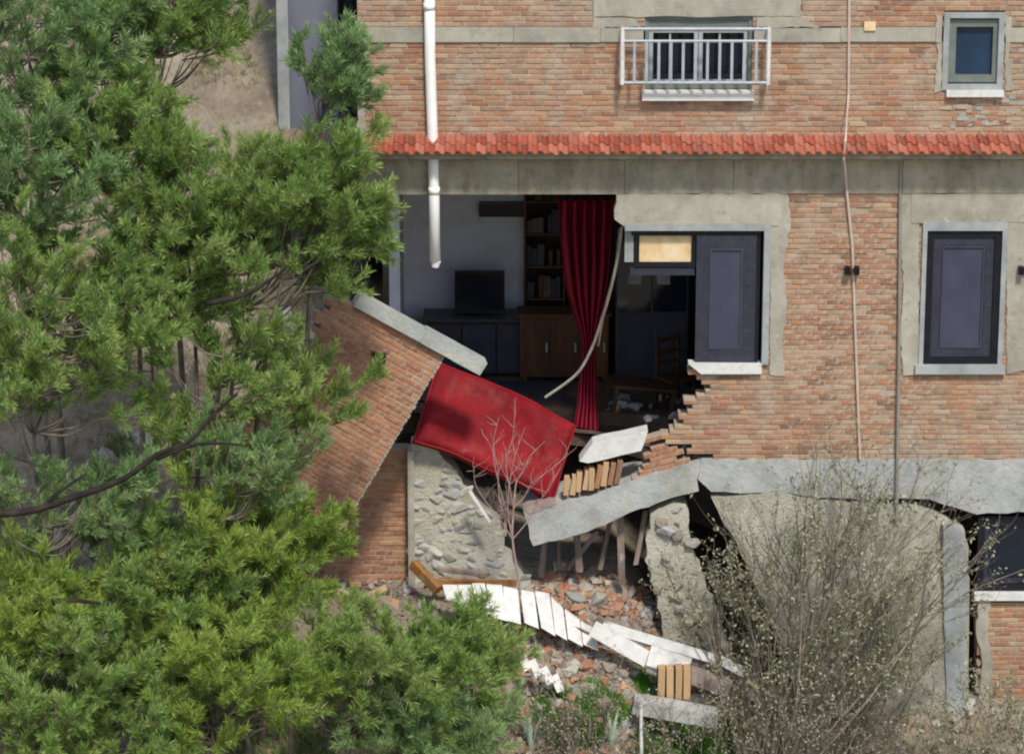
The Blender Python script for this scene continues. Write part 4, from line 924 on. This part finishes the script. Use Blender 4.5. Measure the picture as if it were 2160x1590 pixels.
# grey dead brush
for px, py, lb in ((470, 930, 'grey dead brush on the pale bank left of the tilted brick slab'), (330, 1060, 'grey dead brush under the bare black limb'), (90, 1140, 'grey brown brush low at the left edge under the black limb'), (560, 1060, 'thin grey brush close to the lower end of the tilted slab')):
    q = hit(px, py, -1.5); branching('dead_brush', lb, 'brush', q, [q+Vector((jit(1.1), jit(.3), random.uniform(.3, .9))) for _ in range(6)], BARKG, GREYL, 6, .05, 4, .012, 'grey dead brush on the slope', 2)
bmesh2 = [stone_mesh(.24, 90+i, (1, .8, .8), 20) for i in range(6)]
for k, (px, py, sx, lb) in enumerate(((300, 935, .8, 'pale grey boulder on the bank above the black limb'), (225, 985, 1.0, 'small grey boulder left of the pale one, touching the black limb'), (600, 690, 1.0, 'grey boulder on the bank beside the top of the tilted slab'), (500, 760, .9, 'grey boulder half way up the pale bank'), (420, 870, .7, 'small stone between the boulders on the pale bank'), (120, 1130, 1.1, 'boulder under the black limb at the left edge'))):
    q = hit(px, py, -1.5); ob = link('boulder', bmesh2[k], STONE); ob.location = q+Vector((0, 0, .04)); ob.scale = (sx, sx, sx*1.2); ob.rotation_euler = (jit(.4), jit(.4), jit(3)); tag(ob, lb, 'boulder', 'boulders on the pale bank')
tips = [P(1150+k*18, random.uniform(1440, 1540), -1.9) for k in range(9)]
branching('dead_brush', 'low brown dead brush right of the young pine, under the white boards', 'brush', gp_(1220, -2.2), tips, TWIG, GREYL, 3, .05, 6, .012, 'grey dead brush on the slope', 2)

for px, Y, lb in ((1900, -1.5, 'low dry brush at the foot of the smooth grey wall pier'), (1700, -2.2, 'low dry brush at the bottom edge, right of the big shrub stems'), (1450, -2.1, 'low dry brush beside the green grass patch'), (1180, -2.0, 'low dry brush between the pale spiky plants')):
    branching('dead_brush', lb, 'brush', gp_(px, Y), [P(px-110+k*28, random.uniform(1490, 1570), Y+.2) for k in range(9)], TWIG, GREYL, 4, .045, 7, .01, 'grey dead brush on the slope', 2)
# ground cover on the bank and slope: stuff
def cover(name, m, label, cat, n, region, ln, wd, test):
    pos = []
    while len(pos) < n:
        x_ = random.uniform(region[0], region[1]); y_ = random.uniform(region[2], region[3])
        if test(x_, y_): pos.append((x_, y_, terrain(x_, y_)-.01))
    pos = np.array(pos); d = np.tile(np.array((0, 0, 1.0)), (len(pos), 1))
    tag(soup(name, needles(pos, d, 6, ln, wd, .7), m), label, cat, kind='stuff')
cover('dry_grass', DRYG, 'dry grass and litter over the earth slope', 'grass', 14000, (-9, 7, -7, 9), .16, .012, lambda x, y: (x < -2.1 and (y < 5.5 or hn(x, y, 1.4) > .25)) or (y < -.3 and (x > 2.6 or y < -1.2)))
cover('green_cover', MIDM, 'low green plants covering the slope under the trees', 'ground cover', 7000, (-9, -2.1, -8, 3), .14, .02, lambda x, y: hn(x, y, 1.1) > (.1 if y < -1.5 else .55))
gq = hit(1455, 1572)
cover('grass_patch', GRASS, 'bright green grass patch at the bottom below the rubble', 'grass', 5200, (gq.x-2.3, gq.x+1.0, gq.y-.9, gq.y+.25), .17, .014, lambda x, y: hn(x*2, y*2) > (-.6 if abs(x-gq.x) < .7 else .25))
# pale spiky plants and stake at the bottom
for i, (px, Y, lb) in enumerate(((1010, -3.0, 'pale spiky plant at the bottom edge beside the bluish pine'), (1120, -2.5, 'taller pale spiky plant at the bottom, left of the white stake'), (1290, -2.35, 'pale spiky plant right at the white stake'))):
    q = hit(px, 1588); h_ = .5
    ag = empty('spiky_plant', q); tag(ag, lb, 'plant', 'pale spiky plants')
    b = MB(); 
    for k in range(9):
        a_ = k*2.4+jit(.3); e_ = Vector((math.cos(a_)*.15, math.sin(a_)*.12, h_*random.uniform(.6, 1.15)))
        s_ = Vector((-math.sin(a_), math.cos(a_), 0))*.024; mm_ = e_*.55+Vector((0, 0, .05)); n = len(b.v)
        b.v += [tuple(-s_), tuple(s_), tuple(mm_+s_), tuple(mm_-s_), tuple(e_), tuple(mm_+Vector((math.cos(a_), math.sin(a_), 0))*.012)]
        b.f += [(n, n+1, n+5), (n+1, n+2, n+5), (n+3, n, n+5), (n+2, n+4, n+5), (n+4, n+3, n+5)]
    b.build('leaf_rosette', AGAVE, ag, fix=False)
q = hit(1352, 1592); q = Vector((q.x, q.y-.35, terrain(q.x, q.y-.35)-.05)); t_ = P(1352, 1488, q.y)
tag(MB().tube([q, t_], .022, 8).build('marker_stake', WHITE), 'thin white stake standing at the bottom edge before the rubble', 'stake')
